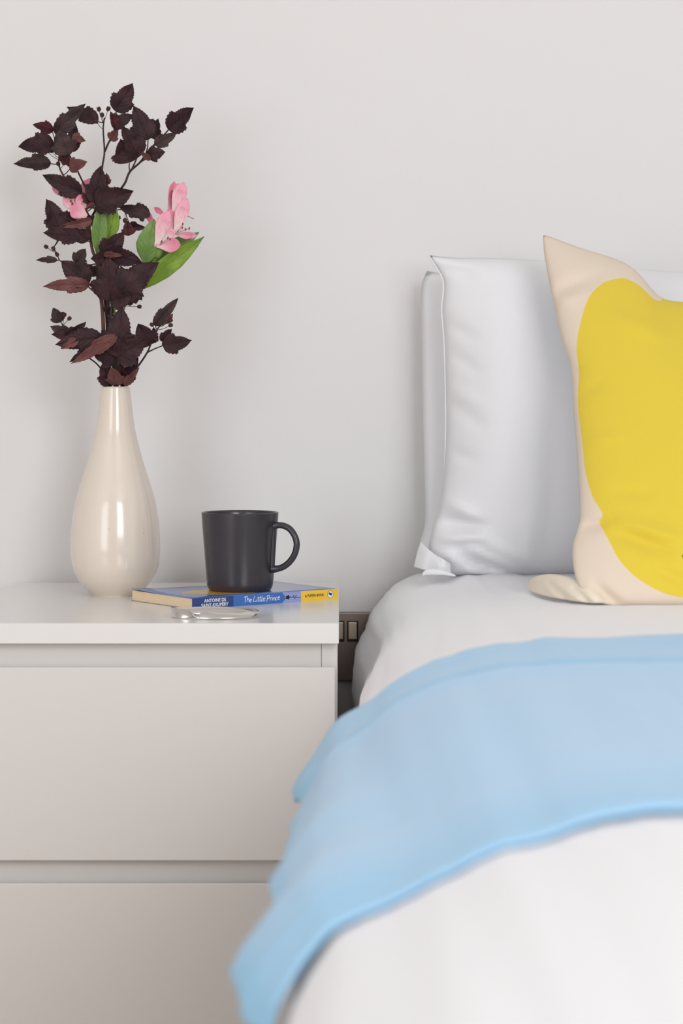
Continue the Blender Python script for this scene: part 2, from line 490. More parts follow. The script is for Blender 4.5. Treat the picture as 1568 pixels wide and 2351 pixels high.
# rear pillow, against the wall
yr = lambda z: 2.715 + 0.03 * (z - 0.58) / 0.36
L = edge_px([(985, 1312), (962, 1296), (955, 1275), (964, 1245), (976, 1195), (975, 1100), (971, 950), (969, 800), (967, 720), (968, 655), (980, 622)], yr)
T = edge_px([(980, 622), (1050, 632), (1200, 640), (1500, 640), (1900, 640), (2200, 630)], yr)
R = edge_px([(2250, 1312), (2200, 1000), (2200, 630)], yr)
B = edge_px([(985, 1312), (1200, 1314), (1700, 1314), (2250, 1312)], yr)
o, _, _ = stuffed('white_pillow', L, R, B, T, yr, 0.045, 0.0685, [M['sheet']], 70, 50, nz=0.004, seed=3, origin=(0.45, 2.715, 0.58))
tag(o, 'white pillow standing against the wall, mostly hidden behind the other white pillow', 'pillow')

# front pillow
yf = lambda z: 2.630 + 0.03 * (z - 0.58) / 0.36
L = edge_px([(1003, 1321), (985, 1300), (983, 1262), (992, 1215), (1008, 1160), (1019, 1080), (1023, 980), (1022, 880), (1019, 780), (1014, 710), (1018, 660), (1012, 632), (983, 586)], yf)
T = edge_px([(983, 586), (1050, 592), (1110, 592), (1250, 598), (1400, 606), (1520, 622), (1700, 625), (2000, 610), (2230, 590)], yf)
R = edge_px([(2250, 1322), (2200, 1000), (2230, 590)], yf)
B = edge_px([(1003, 1321), (1150, 1325), (1400, 1327), (2000, 1326), (2250, 1322)], yf)
def seg(x0, y0, x1, y1, w, a, Y=2.56):
    p, q = P(x0, y0, Y), P(x1, y1, Y)
    return (p.x, p.z, q.x, q.z, w * Y / F, a)
wr = wrinkle_fn([
    seg(1030, 1155, 1095, 1190, 12, 0.008), seg(1012, 1200, 1105, 1212, 15, -0.016), seg(1020, 1245, 1110, 1232, 12, 0.012), seg(1100, 1236, 1190, 1290, 16, 0.008), seg(1020, 1275, 1090, 1310, 14, 0.012),
    seg(1060, 1285, 1180, 1322, 10, -0.014), seg(1080, 1262, 1190, 1312, 11, 0.010), seg(1030, 1318, 1120, 1322, 8, 0.010), seg(1120, 1275, 1250, 1330, 14, -0.005),
    seg(1030, 735, 1090, 775, 12, -0.004), seg(1030, 800, 1100, 850, 14, -0.004), seg(1030, 920, 1110, 980, 16, -0.004), seg(1035, 890, 1110, 930, 16, 0.003),
    seg(1000, 605, 1090, 620, 14, -0.008), seg(1020, 590, 1120, 606, 12, 0.006), seg(1030, 1030, 1090, 1060, 14, -0.004), seg(1210, 1180, 1215, 1320, 14, 0.002),
    seg(1130, 640, 1135, 1150, 40, 0.003), seg(1255, 900, 1260, 1250, 26, -0.004)])
o, _, le = stuffed('white_pillow', L, R, B, T, yf, 0.134, 0.041, [M['sheet']], 130, 90, wr=wr, nz=0.003, seed=11, origin=(0.5, 2.63, 0.58))
tag(o, 'plump white pillow with piped edge propped up behind the lemon cushion', 'pillow')
# piping and the loose open end of the pillow case
pts = [Vector((p.x, p.y - 0.0025, p.z)) for p in le if p.z > zpx(1085, p.y)]
v, fc = tube_data(pts, [0.0011 * min(1, 0.1 + i / 10) for i in range(len(pts))], 6)
mesh('piping', v, fc, M['sheet'], o)
PW = lambda pts, Y: [P(a, b, Y + c) for a, b, c in pts]
patch('case_flap', [PW([(966, 1244, 0.02), (985, 1262, 0.0), (1003, 1276, -0.004)], 2.60), PW([(956, 1275, 0.015), (980, 1288, -0.015), (1008, 1292, -0.005)], 2.60), PW([(950, 1302, 0.012), (975, 1308, -0.022), (1003, 1311, -0.006)], 2.59)], M['sheet'], o)
patch('case_flap', [PW([(1002, 1274, 0.0), (1018, 1284, -0.012), (1034, 1294, -0.004)], 2.60), PW([(1002, 1294, -0.004), (1017, 1301, -0.014), (1034, 1306, -0.01)], 2.60), PW([(1000, 1312, -0.006), (1017, 1316, -0.016), (1036, 1318, -0.012)], 2.59)], M['sheet'], o, 0.003)
rl = catmull(PW([(970, 1321, 0.0), (978, 1315, 0.0), (995, 1313, -0.002), (1018, 1315, -0.004), (1046, 1322, -0.006)], 2.568), 6)
v, fc = tube_data(rl, [0.0004 + 0.0036 * math.sin(PI * (0.02 + 0.96 * i / (len(rl) - 1))) for i in range(len(rl))], 10)
mesh('case_hem', v, fc, M['sheet'], o)

# cushion with lemon print
def print_mat():
    m = mat('lemon_print_canvas', (1, 1, 1), 0.9, 0.15, sheen=0.1, bump=(700, 0.25, 0.0008))
    nt = m.node_tree; b = nt.nodes['Principled BSDF']
    def attr(n):
        a = nt.nodes.new('ShaderNodeAttribute'); a.attribute_name = n; return a.outputs['Fac']
    def ramp(src, w):
        r = nt.nodes.new('ShaderNodeMapRange'); r.inputs['From Min'].default_value = -w; r.inputs['From Max'].default_value = w
        nt.links.new(src, r.inputs['Value']); return r.outputs['Result']
    cr = lin((229, 213, 194)); ye = lin((229, 203, 70)); dk = lin((28, 50, 30))
    cur = None
    x1 = nt.nodes.new('ShaderNodeMix'); x1.data_type = 'RGBA'
    x1.inputs[6].default_value = (*cr, 1); x1.inputs[7].default_value = (*ye, 1)
    nt.links.new(ramp(attr('lemon'), 0.0004), x1.inputs['Factor'])
    x2 = nt.nodes.new('ShaderNodeMix'); x2.data_type = 'RGBA'
    nt.links.new(x1.outputs[2], x2.inputs[6]); x2.inputs[7].default_value = (*dk, 1)
    nt.links.new(ramp(attr('ink'), 0.0004), x2.inputs['Factor'])
    nt.links.new(x2.outputs[2], b.inputs['Base Color'])
    return m
M['canvas'] = print_mat()
M['cream'] = mat('cream_canvas', lin((238, 226, 206)), 0.9, 0.15, bump=(700, 0.25, 0.0008))  # cushion's own cloth, lightened to offset the shade on its flattened corner
M['teal_back'] = mat('blue_grey_backing', lin((120, 150, 168)), 0.9, 0.15)
yc = lambda z: 2.238 + 0.285 * (z - 0.58) / 0.36
L = edge_px([(1362, 1382), (1332, 1350), (1318, 1310), (1315, 1255), (1327, 1210), (1332, 1175), (1326, 1050), (1318, 950), (1311, 850), (1290, 780), (1272, 700), (1259, 640), (1249, 580), (1247, 541)], yc)
T = edge_px([(1247, 541), (1262, 543), (1330, 568), (1420, 597), (1465, 626), (1505, 672), (1535, 689), (1600, 693), (1750, 690), (1880, 630), (2000, 570), (2060, 545)], yc)
R = edge_px([(2010, 1382), (2000, 1250), (1990, 900), (2040, 640), (2060, 545)], yc)
B = edge_px([(1362, 1382), (1420, 1391), (1568, 1393), (1800, 1393), (2010, 1382)], yc)
sg = lambda *a: seg(*a, Y=2.32)
wr = wrinkle_fn([
    sg(1400, 1215, 1500, 1250, 16, -0.007), sg(1420, 1190, 1540, 1225, 16, 0.005), sg(1300, 660, 1400, 620, 20, -0.007), sg(1270, 700, 1360, 660, 16, 0.005),
    sg(1330, 1205, 1385, 1190, 12, -0.008), sg(1322, 860, 1345, 850, 10, -0.005), sg(1400, 1120, 1480, 1130, 14, -0.003), sg(1390, 1372, 1568, 1388, 9, -0.006),
    sg(1345, 900, 1400, 880, 12, -0.003), sg(1480, 1290, 1568, 1330, 14, -0.004), sg(1350, 1010, 1420, 1000, 14, 0.003), sg(1430, 720, 1540, 760, 26, 0.005), sg(1350, 1330, 1400, 1380, 14, -0.008)])
cu, cv, _ = stuffed('cushion', L, R, B, T, yc, 0.062, 0.113, [M['canvas'], M['teal_back']], 200, 150, wr=wr, nz=0.004, seed=5, q=0.5, origin=(0.44, 2.315, 0.58))
tag(cu, 'cream canvas cushion printed with a big yellow lemon, propped against the white pillow', 'cushion')
def sdf(poly, pts):
    poly = np.array(poly); pts = np.array(pts); a = poly; b = np.roll(poly, -1, 0)
    d2 = np.full(len(pts), 1e9); inside = np.zeros(len(pts), bool)
    for (ax, ay), (bx, by) in zip(a, b):
        ex, ey = bx - ax, by - ay; wx, wy = pts[:, 0] - ax, pts[:, 1] - ay
        t = np.clip((wx * ex + wy * ey) / (ex * ex + ey * ey + 1e-12), 0, 1)
        d2 = np.minimum(d2, (wx - ex * t) ** 2 + (wy - ey * t) ** 2)
        c = ((ay > pts[:, 1]) != (by > pts[:, 1]))
        with np.errstate(divide='ignore', invalid='ignore'):
            xi = ax + (pts[:, 1] - ay) * ex / (ey if abs(ey) > 1e-12 else 1e-12)
        inside ^= c & (pts[:, 0] < xi)
    return np.where(inside, np.sqrt(d2), -np.sqrt(d2))
lem = [(1530, 688), (1509, 684), (1478, 655), (1450, 639), (1425, 637), (1385, 650), (1350, 685), (1328, 750), (1321, 800), (1328, 845), (1329, 865), (1327, 930), (1338, 1020), (1346, 1085), (1362, 1140), (1386, 1182), (1381, 1203), (1402, 1245), (1425, 1288), (1460, 1325), (1515, 1358), (1570, 1371),
       (1650, 1372), (1740, 1350), (1820, 1290), (1870, 1200), (1890, 1050), (1880, 900), (1840, 780), (1780, 700), (1720, 650), (1640, 640), (1580, 630), (1540, 660)]
def lem_pt(px, py):
    Y = 2.30
    for _ in range(4):
        z = zpx(py, Y)
        ed = min(max((px - 1315) / 130.0, 0.02), 1) ** 0.5 * min(max((1390 - py) / 130, 0.02), 1) ** 0.5
        Y = yc(z) - 0.052 * ed
    p = P(px, py, Y); return (p.x, p.z)
poly = [(v.x, v.z) for v in catmull([Vector((*lem_pt(a, b),)).to_3d().xzy if False else Vector((lem_pt(a, b)[0], 0, lem_pt(a, b)[1])) for a, b in lem], 5)]
pts = [(v.x, v.z) for v in cv]
add_attr(cu, 'lemon', sdf(poly, pts).astype(float).tolist())
ink = [lem_pt(a, b) for a, b in ((1566, 1276), (1575, 1268), (1600, 1262), (1640, 1275), (1610, 1290), (1572, 1288))]
add_attr(cu, 'ink', sdf(ink, pts).astype(float).tolist())
# the flattened corner of the cushion lying on the duvet
STN = [(1213, 1343, 1351, .003), (1219, 1335, 1357, .006), (1232, 1326, 1363, .009), (1262, 1321, 1371, .012), (1300, 1325, 1378, .013), (1340, 1336, 1384, .013), (1368, 1350, 1387, .012), (1392, 1364, 1389, .009), (1410, 1374, 1390, .005)]
SC_ = catmull([Vector((a_, b_, c_)) for a_, b_, c_, _ in STN], 6); TH_ = [v.x for v in catmull([Vector((d_, 0, 0)) for *_, d_ in STN], 6)]
V = []; NR2 = 28
for q, (st_, th_) in enumerate(zip(SC_, TH_)):
    Yb = 0.2140 * F / (st_.z - HY); Yc = Yb + th_ * 0.3 + 0.03 * min(max((st_.x - 1345) / 60, 0), 1) ** 2
    pb = P(st_.x, st_.z, Yb); pt_ = P(st_.x, st_.y, Yc); hh = max((pt_.z - pb.z) / 2, 0.001); zc = (pt_.z + pb.z) / 2
    for k in range(NR2):
        a_ = 2 * PI * k / NR2; c_, s_ = math.cos(a_), math.sin(a_)
        y = Yc - th_ * c_ + 1.3 * th_ * (s_ + 1) / 2
        x = pb.x
        if c_ > 0:      # creases on the near side
            for (cx0, cy0, cx1, cy1, w_, am) in ((1262, 1340, 1300, 1374, 7, .0065), (1318, 1352, 1352, 1382, 7, .0065), (1240, 1345, 1256, 1364, 6, .004), (1280, 1338, 1326, 1368, 8, -.003)):
                yy = st_.y + (st_.z - st_.y) * (1 - s_) / 2
                t_ = min(max(((st_.x - cx0) * (cx1 - cx0) + (yy - cy0) * (cy1 - cy0)) / ((cx1 - cx0) ** 2 + (cy1 - cy0) ** 2), 0), 1)
                d_ = math.hypot(st_.x - cx0 - t_ * (cx1 - cx0), yy - cy0 - t_ * (cy1 - cy0))
                y += am * math.exp(-(d_ / w_) ** 2)
        V.append(Vector((x, y, zc + hh * s_)))
n_ = len(SC_)
fc = [((i + 1) * NR2 + k, (i + 1) * NR2 + (k + 1) % NR2, i * NR2 + (k + 1) % NR2, i * NR2 + k) for i in range(n_ - 1) for k in range(NR2)]
fc += [tuple(range(NR2 - 1, -1, -1)), tuple(range((n_ - 1) * NR2, n_ * NR2))]
mesh('corner', V, fc, M['cream'], cu)

# ------------------------------------------------------------------ vase
M['ceramic'] = mat('cream_glaze', lin((229, 217, 203)), 0.16, 0.5, coat=0.4, var=(9, 0.25, lin((222, 206, 188))))
VY = 2.613; VS = F / VY; VX = (265 - CX) / VS; VZ = ZT
prof_px = [(0.5, 1365), (50, 1365.2), (55, 1364), (61, 1358), (73, 1346), (86, 1329), (97.5, 1303), (101.8, 1272), (102.2, 1240), (99.5, 1200), (91.5, 1150), (80, 1110), (72.5, 1087), (56.3, 1032), (43.5, 975), (37, 918), (34, 896), (33, 889.5), (31.6, 887.2), (30, 887.0)]
pr = smooth_prof([(r / VS, ZT + (1365.2 - y) / VS) for r, y in prof_px], 5)
inner = [(29.0, 888.5), (28.6, 900), (31, 930), (45, 1000), (80, 1130), (92, 1240), (80, 1310), (0.5, 1340)]
pr += [(r / VS, ZT + (1365.2 - y) / VS) for r, y in inner]
v, f = lathe_data(pr, VX, VY, 96)
va = mesh('vase', v, f, M['ceramic'], origin=(VX, VY, ZT))
tag(va, 'cream glazed teardrop-shaped ceramic vase standing on the nightstand', 'vase')
_nt = M['ceramic'].node_tree; _b = _nt.nodes['Principled BSDF']      # small brown pits in the glaze
_tc = _nt.nodes.new('ShaderNodeTexCoord'); _no = _nt.nodes.new('ShaderNodeTexNoise'); _no.inputs['Scale'].default_value = 120; _no.inputs['Detail'].default_value = 1
_nt.links.new(_tc.outputs['Object'], _no.inputs['Vector'])
_mr = _nt.nodes.new('ShaderNodeMapRange'); _mr.inputs['From Min'].default_value = 0.77; _mr.inputs['From Max'].default_value = 0.86
_nt.links.new(_no.outputs['Fac'], _mr.inputs['Value'])
_src = _b.inputs['Base Color'].links[0].from_socket
_mx = _nt.nodes.new('ShaderNodeMix'); _mx.data_type = 'RGBA'; _mx.inputs[7].default_value = (*lin((178, 155, 132)), 1)
_nt.links.new(_mr.outputs['Result'], _mx.inputs['Factor']); _nt.links.new(_src, _mx.inputs[6]); _nt.links.new(_mx.outputs[2], _b.inputs['Base Color'])

# ------------------------------------------------------------------ book
BN = Vector((-0.1620, 2.441, ZT)); BA = math.radians(37.0); BL, BW, BT = 0.198, 0.125, 0.0118
bk = empty('paperback_book', BN, BA)
tag(bk, 'thin blue paperback with yellow-ended spine, lying flat under the dark mug', 'book')
M['navy'] = mat('spine_navy', lin((42, 70, 128)), 0.32, 0.5)
M['blue'] = mat('spine_blue', lin((62, 112, 186)), 0.32, 0.5)
M['peri'] = mat('spine_periwinkle', lin((152, 162, 212)), 0.32, 0.5)
M['spine_y'] = mat('spine_yellow', lin((246, 202, 62)), 0.32, 0.5)
M['cover'] = mat('cover_blue', lin((58, 92, 158)), 0.22, 0.5, coat=0.35, var=(14, 0.9, lin((120, 148, 205))))
M['ink'] = mat('printed_black', lin((30, 32, 44)), 0.4, 0.3)
M['print_white'] = mat('printed_white', lin((232, 234, 240)), 0.4, 0.3)
M['print_yellow'] = mat('cover_yellow', lin((222, 172, 60)), 0.25, 0.5, coat=0.3)
def page_mat():
    m = mat('page_edges', lin((236, 216, 182)), 0.9, 0.1)
    nt = m.node_tree; b = nt.nodes['Principled BSDF']
    tc = nt.nodes.new('ShaderNodeTexCoord'); mp = nt.nodes.new('ShaderNodeMapping'); mp.inputs['Scale'].default_value = (2, 2, 1800)
    n = nt.nodes.new('ShaderNodeTexNoise'); n.inputs['Scale'].default_value = 1.0; n.inputs['Detail'].default_value = 1
    nt.links.new(tc.outputs['Object'], mp.inputs['Vector']); nt.links.new(mp.outputs['Vector'], n.inputs['Vector'])
    r = nt.nodes.new('ShaderNodeValToRGB'); r.color_ramp.elements[0].color = (*lin((216, 186, 142)), 1); r.color_ramp.elements[1].color = (*lin((244, 226, 196)), 1)
    r.color_ramp.elements[0].position = 0.3; r.color_ramp.elements[1].position = 0.65
    nt.links.new(n.outputs['Fac'], r.inputs['Fac']); nt.links.new(r.outputs['Color'], b.inputs['Base Color'])
    return m
M['pages'] = page_mat()
ct = 0.00035
box('page_block', (0.0006, BL - 0.0006, ct, BW - 0.0008, ct, BT - ct), M['pages'], bk, local=True)
box('back_cover', (0, BL, ct, BW, 0, ct), M['navy'], bk, local=True)
# the front cover lifts a little towards its free corner
nu, nv = 14, 10; V = []
for i in range(nu):
    for j in range(nv):
        x = BL * i / (nu - 1); y = ct + (BW - ct) * j / (nv - 1)
        lift = 0.0022 * (1 - i / (nu - 1)) ** 5 * (j / (nv - 1)) ** 3
        V.append(Vector((x, y, BT + lift)))
V, f = shell(V, nu, nv, ct, lambda i: Vector((0, 0, -1)))
mesh('front_cover', V, f, M['cover'], bk, local=True)
V = [Vector((0.078 + 0.050 * math.cos(a) * (1 + 0.12 * math.sin(3 * a)), 0.050 + 0.036 * math.sin(a) * (1 + 0.1 * math.cos(2 * a)), z)) for z in (BT + 0.0001, BT + 0.00022) for a in [2 * PI * k / 40 for k in range(40)]]
mesh('cover_print', V, [tuple(range(40, 80)), tuple(range(39, -1, -1))] + [(k, (k + 1) % 40, (k + 1) % 40 + 40, k + 40) for k in range(40)], M['print_yellow'], bk, local=True, smooth=False)
def spine_t(px):      # distance along the spine seen at this column
    lo, hi = -0.02, 0.22
    for _ in range(40):
        m_ = (lo + hi) / 2; X = BN.x + m_ * math.cos(BA); Y = BN.y + m_ * math.sin(BA)
        if CX + F * X / Y < px: lo = m_
        else: hi = m_
    return (lo + hi) / 2
a1, a2, a3, a4 = spine_t(536), spine_t(648), spine_t(657), spine_t(691)
def slab(name, poly, m, y0=0.0, y1=None, parent=bk):
    y1 = ct if y1 is None else y1; n = len(poly)
    V = [(x, y0, z) for x, z in poly] + [(x, y1, z) for x, z in poly]
    f = [tuple(range(n)), tuple(range(2 * n - 1, n - 1, -1))] + [(i, i + n, (i + 1) % n + n, (i + 1) % n) for i in range(n)]
    return mesh(name, V, f, m, parent, local=True, smooth=False)
sp = slab('spine', [(0, 0), (a1, 0), (a1, BT), (0, BT)], M['navy'])
slab('spine_band', [(a1, 0), (a2, 0), (a3, BT * 0.45), (a2, BT), (a1, BT)], M['blue'])
slab('spine_band', [(a2, 0), (a4, 0), (a4, BT), (a2, BT), (a3, BT * 0.45)], M['peri'])
slab('spine_band', [(a4, 0), (BL, 0), (BL, BT), (a4, BT)], M['spine_y'])
def text_mesh(name, body, size, x, z, m, parent, width=None, bold=0.0):
    cu_ = bpy.data.curves.new(name, 'FONT'); cu_.body = body; cu_.size = size; cu_.align_x = 'LEFT'; cu_.offset = bold
    cu_.space_line = 0.86
    o = bpy.data.objects.new(name, cu_); C.objects.link(o)
    bpy.context.view_layer.update()
    me = bpy.data.meshes.new_from_object(o.evaluated_get(bpy.context.evaluated_depsgraph_get()))
    C.objects.unlink(o); bpy.data.objects.remove(o)
    xs = [v.co.x for v in me.vertices]; w = max(xs) - min(xs); x0 = min(xs)
    k = (width / w) if width else 1.0
    for v in me.vertices:
        v.co = Vector((x + (v.co.x - x0) * k, -0.00012, z + v.co.y))
    me.materials.clear(); me.materials.append(m)
    o = bpy.data.objects.new(name, me); C.objects.link(o); o.parent = parent
    return o
x0, x1 = spine_t(468), spine_t(525)
text_mesh('author_line', 'ANTOINE DE', 0.0052, spine_t(468.5), 0.0066, M['print_white'], bk, spine_t(519) - spine_t(468.5), 0.00012)
text_mesh('author_line', 'SAINT-EXUPÉRY', 0.0052, spine_t(462), 0.0016, M['print_white'], bk, spine_t(524.5) - spine_t(462), 0.00012)
text_mesh('publisher_line', 'A PUFFIN BOOK', 0.0042, spine_t(700), 0.0046, M['ink'], bk, spine_t(744) - spine_t(700), 0.00008)
# brush lettering of the title
G = {'T': (0.62, [[(0, .93), (.3, .97), (.62, 1.02)], [(.33, .98), (.3, .5), (.26, 0)]]),
     'h': (0.46, [[(.06, 1), (.03, .5), (0, 0)], [(.02, .3), (.18, .55), (.34, .5), (.36, .25), (.38, 0)]]),
     'e': (0.46, [[(.03, .28), (.22, .32), (.36, .42), (.28, .57), (.1, .5), (.02, .25), (.14, .02), (.4, .1)]]),
     'L': (0.58, [[(.18, 1.02), (.08, .5), (.02, .06), (.2, .0), (.52, .1)]]),
     'i': (0.22, [[(.07, .55), (.05, .2), (.07, 0)], [(.09, .78), (.11, .84)]]),
     't': (0.34, [[(.16, .98), (.1, .5), (.08, .1), (.16, 0), (.3, .06)], [(-.06, .6), (.12, .64), (.34, .66)]]),
     'l': (0.30, [[(.13, 1.02), (.08, .5), (.05, .1), (.13, 0), (.26, .08)]]),
     'P': (0.58, [[(.12, .92), (.07, .4), (0, -.16)], [(-.06, .84), (.2, 1.0), (.46, .95), (.5, .7), (.32, .48), (.08, .42)]]),
     'r': (0.36, [[(.05, .56), (.04, .3), (.04, 0)], [(.04, .3), (.18, .52), (.32, .52)]]),
     'n': (0.46, [[(.03, .56), (.02, .3), (.0, 0)], [(.02, .3), (.18, .55), (.33, .5), (.35, .25), (.38, 0)]]),
     'c': (0.42, [[(.36, .48), (.2, .57), (.04, .4), (.02, .18), (.14, .01), (.37, .1)]]),
     ' ': (0.26, [])}
def lettering(name, s, x, z, width, hgt, m, parent, pen):
    tot = sum(G[c][0] for c in s); k = width / tot; cx_ = 0; parts = []
    for n_, c in enumerate(s):
        w, st_ = G[c]; wob = 0.05 * math.sin(n_ * 2.1)
        for s_ in st_:
            pts = catmull([Vector(((cx_ + a + 0.05 * b) * k + x, -0.00014, (b + wob) * hgt + z)) for a, b in s_], 5)
            V = []; n = len(pts)
            for i, p in enumerate(pts):
                t = (pts[min(i + 1, n - 1)] - pts[max(i - 1, 0)]).normalized(); nn = Vector((-t.z, 0, t.x))
                r = pen * (0.65 + 0.45 * math.sin(PI * (i + 1) / (n + 1)))
                V += [p + nn * r, p - nn * r]
            parts.append((V, [(2 * i, 2 * i + 1, 2 * i + 3, 2 * i + 2) for i in range(n - 1)]))
        cx_ += w
    v, f = join(parts)
    return mesh(name, v, f, m, parent, local=True, smooth=False)
lettering('title_lettering', 'The Little Prince', spine_t(559), 0.0036, spine_t(643) - spine_t(559), 0.0062, M['print_white'], bk, 0.00036)
# rose sprig on the periwinkle band
rx = spine_t(670)
v1 = tube_data([Vector((rx - 0.0035, -0.0001, 0.0062)), Vector((rx + 0.003, -0.0001, 0.0056)), Vector((a4 - 0.0004, -0.0001, 0.0050))], 0.00028, 5)
v2 = tube_data([Vector((rx + 0.001, -0.0001, 0.0058)), Vector((rx + 0.003, -0.0001, 0.0080))], 0.00028, 5)
v3 = tube_data([Vector((rx + 0.003, -0.0001, 0.0056)), Vector((rx + 0.0045, -0.0001, 0.0036))], 0.00028, 5)
v4 = tube_data([Vector((rx + 0.004, -0.0001, 0.0056)), Vector((rx + 0.0065, -0.0001, 0.0078))], 0.00028, 5)
v, f = join([v1, v2, v3, v4]); mesh('rose_print', v, f, M['ink'], bk, local=True)
blob = [(rx - 0.0055 + 0.0026 * math.cos(a) * (1 + 0.25 * math.cos(5 * a)), 0.0060 + 0.0022 * math.sin(a) * (1 + 0.25 * math.cos(5 * a))) for a in [2 * PI * k / 30 for k in range(30)]]
slab('rose_print', blob, M['ink'], -0.00012, 0.0001)
# puffin roundel
qx = spine_t(758.5); qz = 0.0060
ov = lambda rx_, rz_, y: slab('emblem', [(qx + rx_ * math.cos(2 * PI * k / 32), qz + rz_ * math.sin(2 * PI * k / 32)) for k in range(32)], M['ink'] if y == 0 else M['print_white'], -0.0001 - y, 0.0001)
ov(0.0043, 0.0043, 0); ov(0.0039, 0.0039, 0.00008)
bird = [(-.9, .5), (-.5, .75), (-.1, .55), (.35, .35), (.9, .45), (.75, .1), (.45, -.15), (.5, -.6), (.2, -.35), (-.1, -.2), (-.55, -.25), (-.35, .1), (-.7, .2)]
slab('emblem', [(qx + 0.0033 * a, qz + 0.0030 * b) for a, b in bird], M['ink'], -0.0003, 0.0)

# ------------------------------------------------------------------ mug
M['mug'] = mat('matte_dark_glaze', lin((54, 50, 56)), 0.27, 0.5, bump=(500, 0.06, 0.0005))
MZ = ZT + BT + 0.0003; MY = 2.542; MSC = F / MY; MX = (551 - CX) / MSC
top = 0.0880
pr = smooth_prof([(0.0005, 0.0012), (0.030, 0.0010), (0.0335, 0.0), (0.0352, 0.0010), (0.0370, 0.0055), (0.0379, 0.012), (0.0400, 0.040), (0.0424, 0.070), (0.0435, top - 0.002), (0.0434, top - 0.0006), (0.0424, top), (0.0412, top - 0.0005)], 5)
pr += [(0.0406, top - 0.003), (0.0392, 0.060), (0.0365, 0.025), (0.0335, 0.008), (0.028, 0.0055), (0.0005, 0.005)]
mg = empty('mug', (MX, MY, MZ))
tag(mg, 'dark charcoal stoneware mug with loop handle standing on the blue paperback', 'mug')
v, f = lathe_data([(r, z + MZ) for r, z in pr], MX, MY, 80)
mesh('mug_body', v, f, M['mug'], mg)
ha = math.radians(-22)
def hp(r, z): return Vector((MX + r * math.cos(ha), MY + r * math.sin(ha), MZ + z))
hz = lambda py: (1356 - py) / MSC
ctr = [hp(0.0412, hz(1208)), hp(0.0455, hz(1205.5)), hp(0.0530, hz(1206)), hp(0.0610, hz(1213)), hp(0.0672, hz(1229)), hp(0.0697, hz(1248)), hp(0.0672, hz(1270)), hp(0.0610, hz(1288)), hp(0.0530, hz(1300)), hp(0.0450, hz(1305)), hp(0.0396, hz(1305))]
pts = catmull(ctr, 6); n = len(pts)
rad = [0.0036 + 0.0014 * max(0, 1 - i / 8) + 0.0014 * max(0, 1 - (n - 1 - i) / 8) for i in range(n)]
d1 = tube_data(pts, rad, 12)
d2 = tube_data(catmull([hp(0.0412, hz(1203)), hp(0.0408, hz(1240)), hp(0.0400, hz(1275)), hp(0.0388, hz(1311))], 5), 0.0034, 10)
v, f = join([d1, d2]); mesh('handle', v, f, M['mug'], mg)

# ------------------------------------------------------------------ twisted silver bangle
M['silver'] = mat('polished_silver', (0.68, 0.655, 0.62), 0.17, 0.5, metallic=1.0, bump=(140, 0.1, 0.001))
cX, cY = (492.5 - CX) * 2.358 / F, 2.358
nt_ = 180; V = []; hw = 0.0053
for i in range(nt_):
    t = i / (nt_ - 1); a = math.radians(12) + t * math.radians(336)
    x = cX + 0.0462 * math.cos(a) * (1 + 0.03 * math.cos(3 * a)); y = cY + 0.0255 * math.sin(a)
    tan = Vector((-0.0462 * math.sin(a), 0.0255 * math.cos(a), 0)).normalized(); nr = Vector((tan.y, -tan.x, 0))
    ph = float(np.interp(math.degrees(a), [10, 40, 90, 130, 160, 225, 240, 256, 275, 310, 340, 350], [1.0, 0.9, 0.75, 0.8, 0.2, -0.1, 0.5, 2.5, 2.2, 2.1, 2.3, 2.5]))
    d = Vector((0, 0, math.cos(ph))) + nr * math.sin(ph)
    w = hw * min(1, 0.35 + 9 * min(t, 1 - t))
    zc = ZT + 0.0004 + hw * (0.55 + 0.45 * abs(math.cos(ph)))
    c = Vector((x, y, zc)); th_ = d.cross(tan)
    bow = th_ * 0.0010
    for q, bb in ((-1, 0), (-0.5, .75), (0, 1), (0.5, .75), (1, 0)):
        V.append(c + d * w * q + bow * bb)
V2, f = shell(V, nt_, 5, 0.0007, lambda i: Vector((0, 0, 0)))
nrm = []
for i in range(nt_):
    for j in range(5):
        a = V[min(i + 1, nt_ - 1) * 5 + j] - V[max(i - 1, 0) * 5 + j]; b = V[i * 5 + min(j + 1, 4)] - V[i * 5 + max(j - 1, 0)]
        nrm.append(a.cross(b).normalized())
V2, f = shell(V, nt_, 5, 0.0011, lambda i: nrm[i])
br = mesh('bangle', V2, f, M['silver'], origin=(cX, cY, ZT))
md = br.modifiers.new('sub', 'SUBSURF'); md.levels = 1; md.render_levels = 2
tag(br, 'polished silver twisted band bangle lying in front of the paperback', 'bracelet')

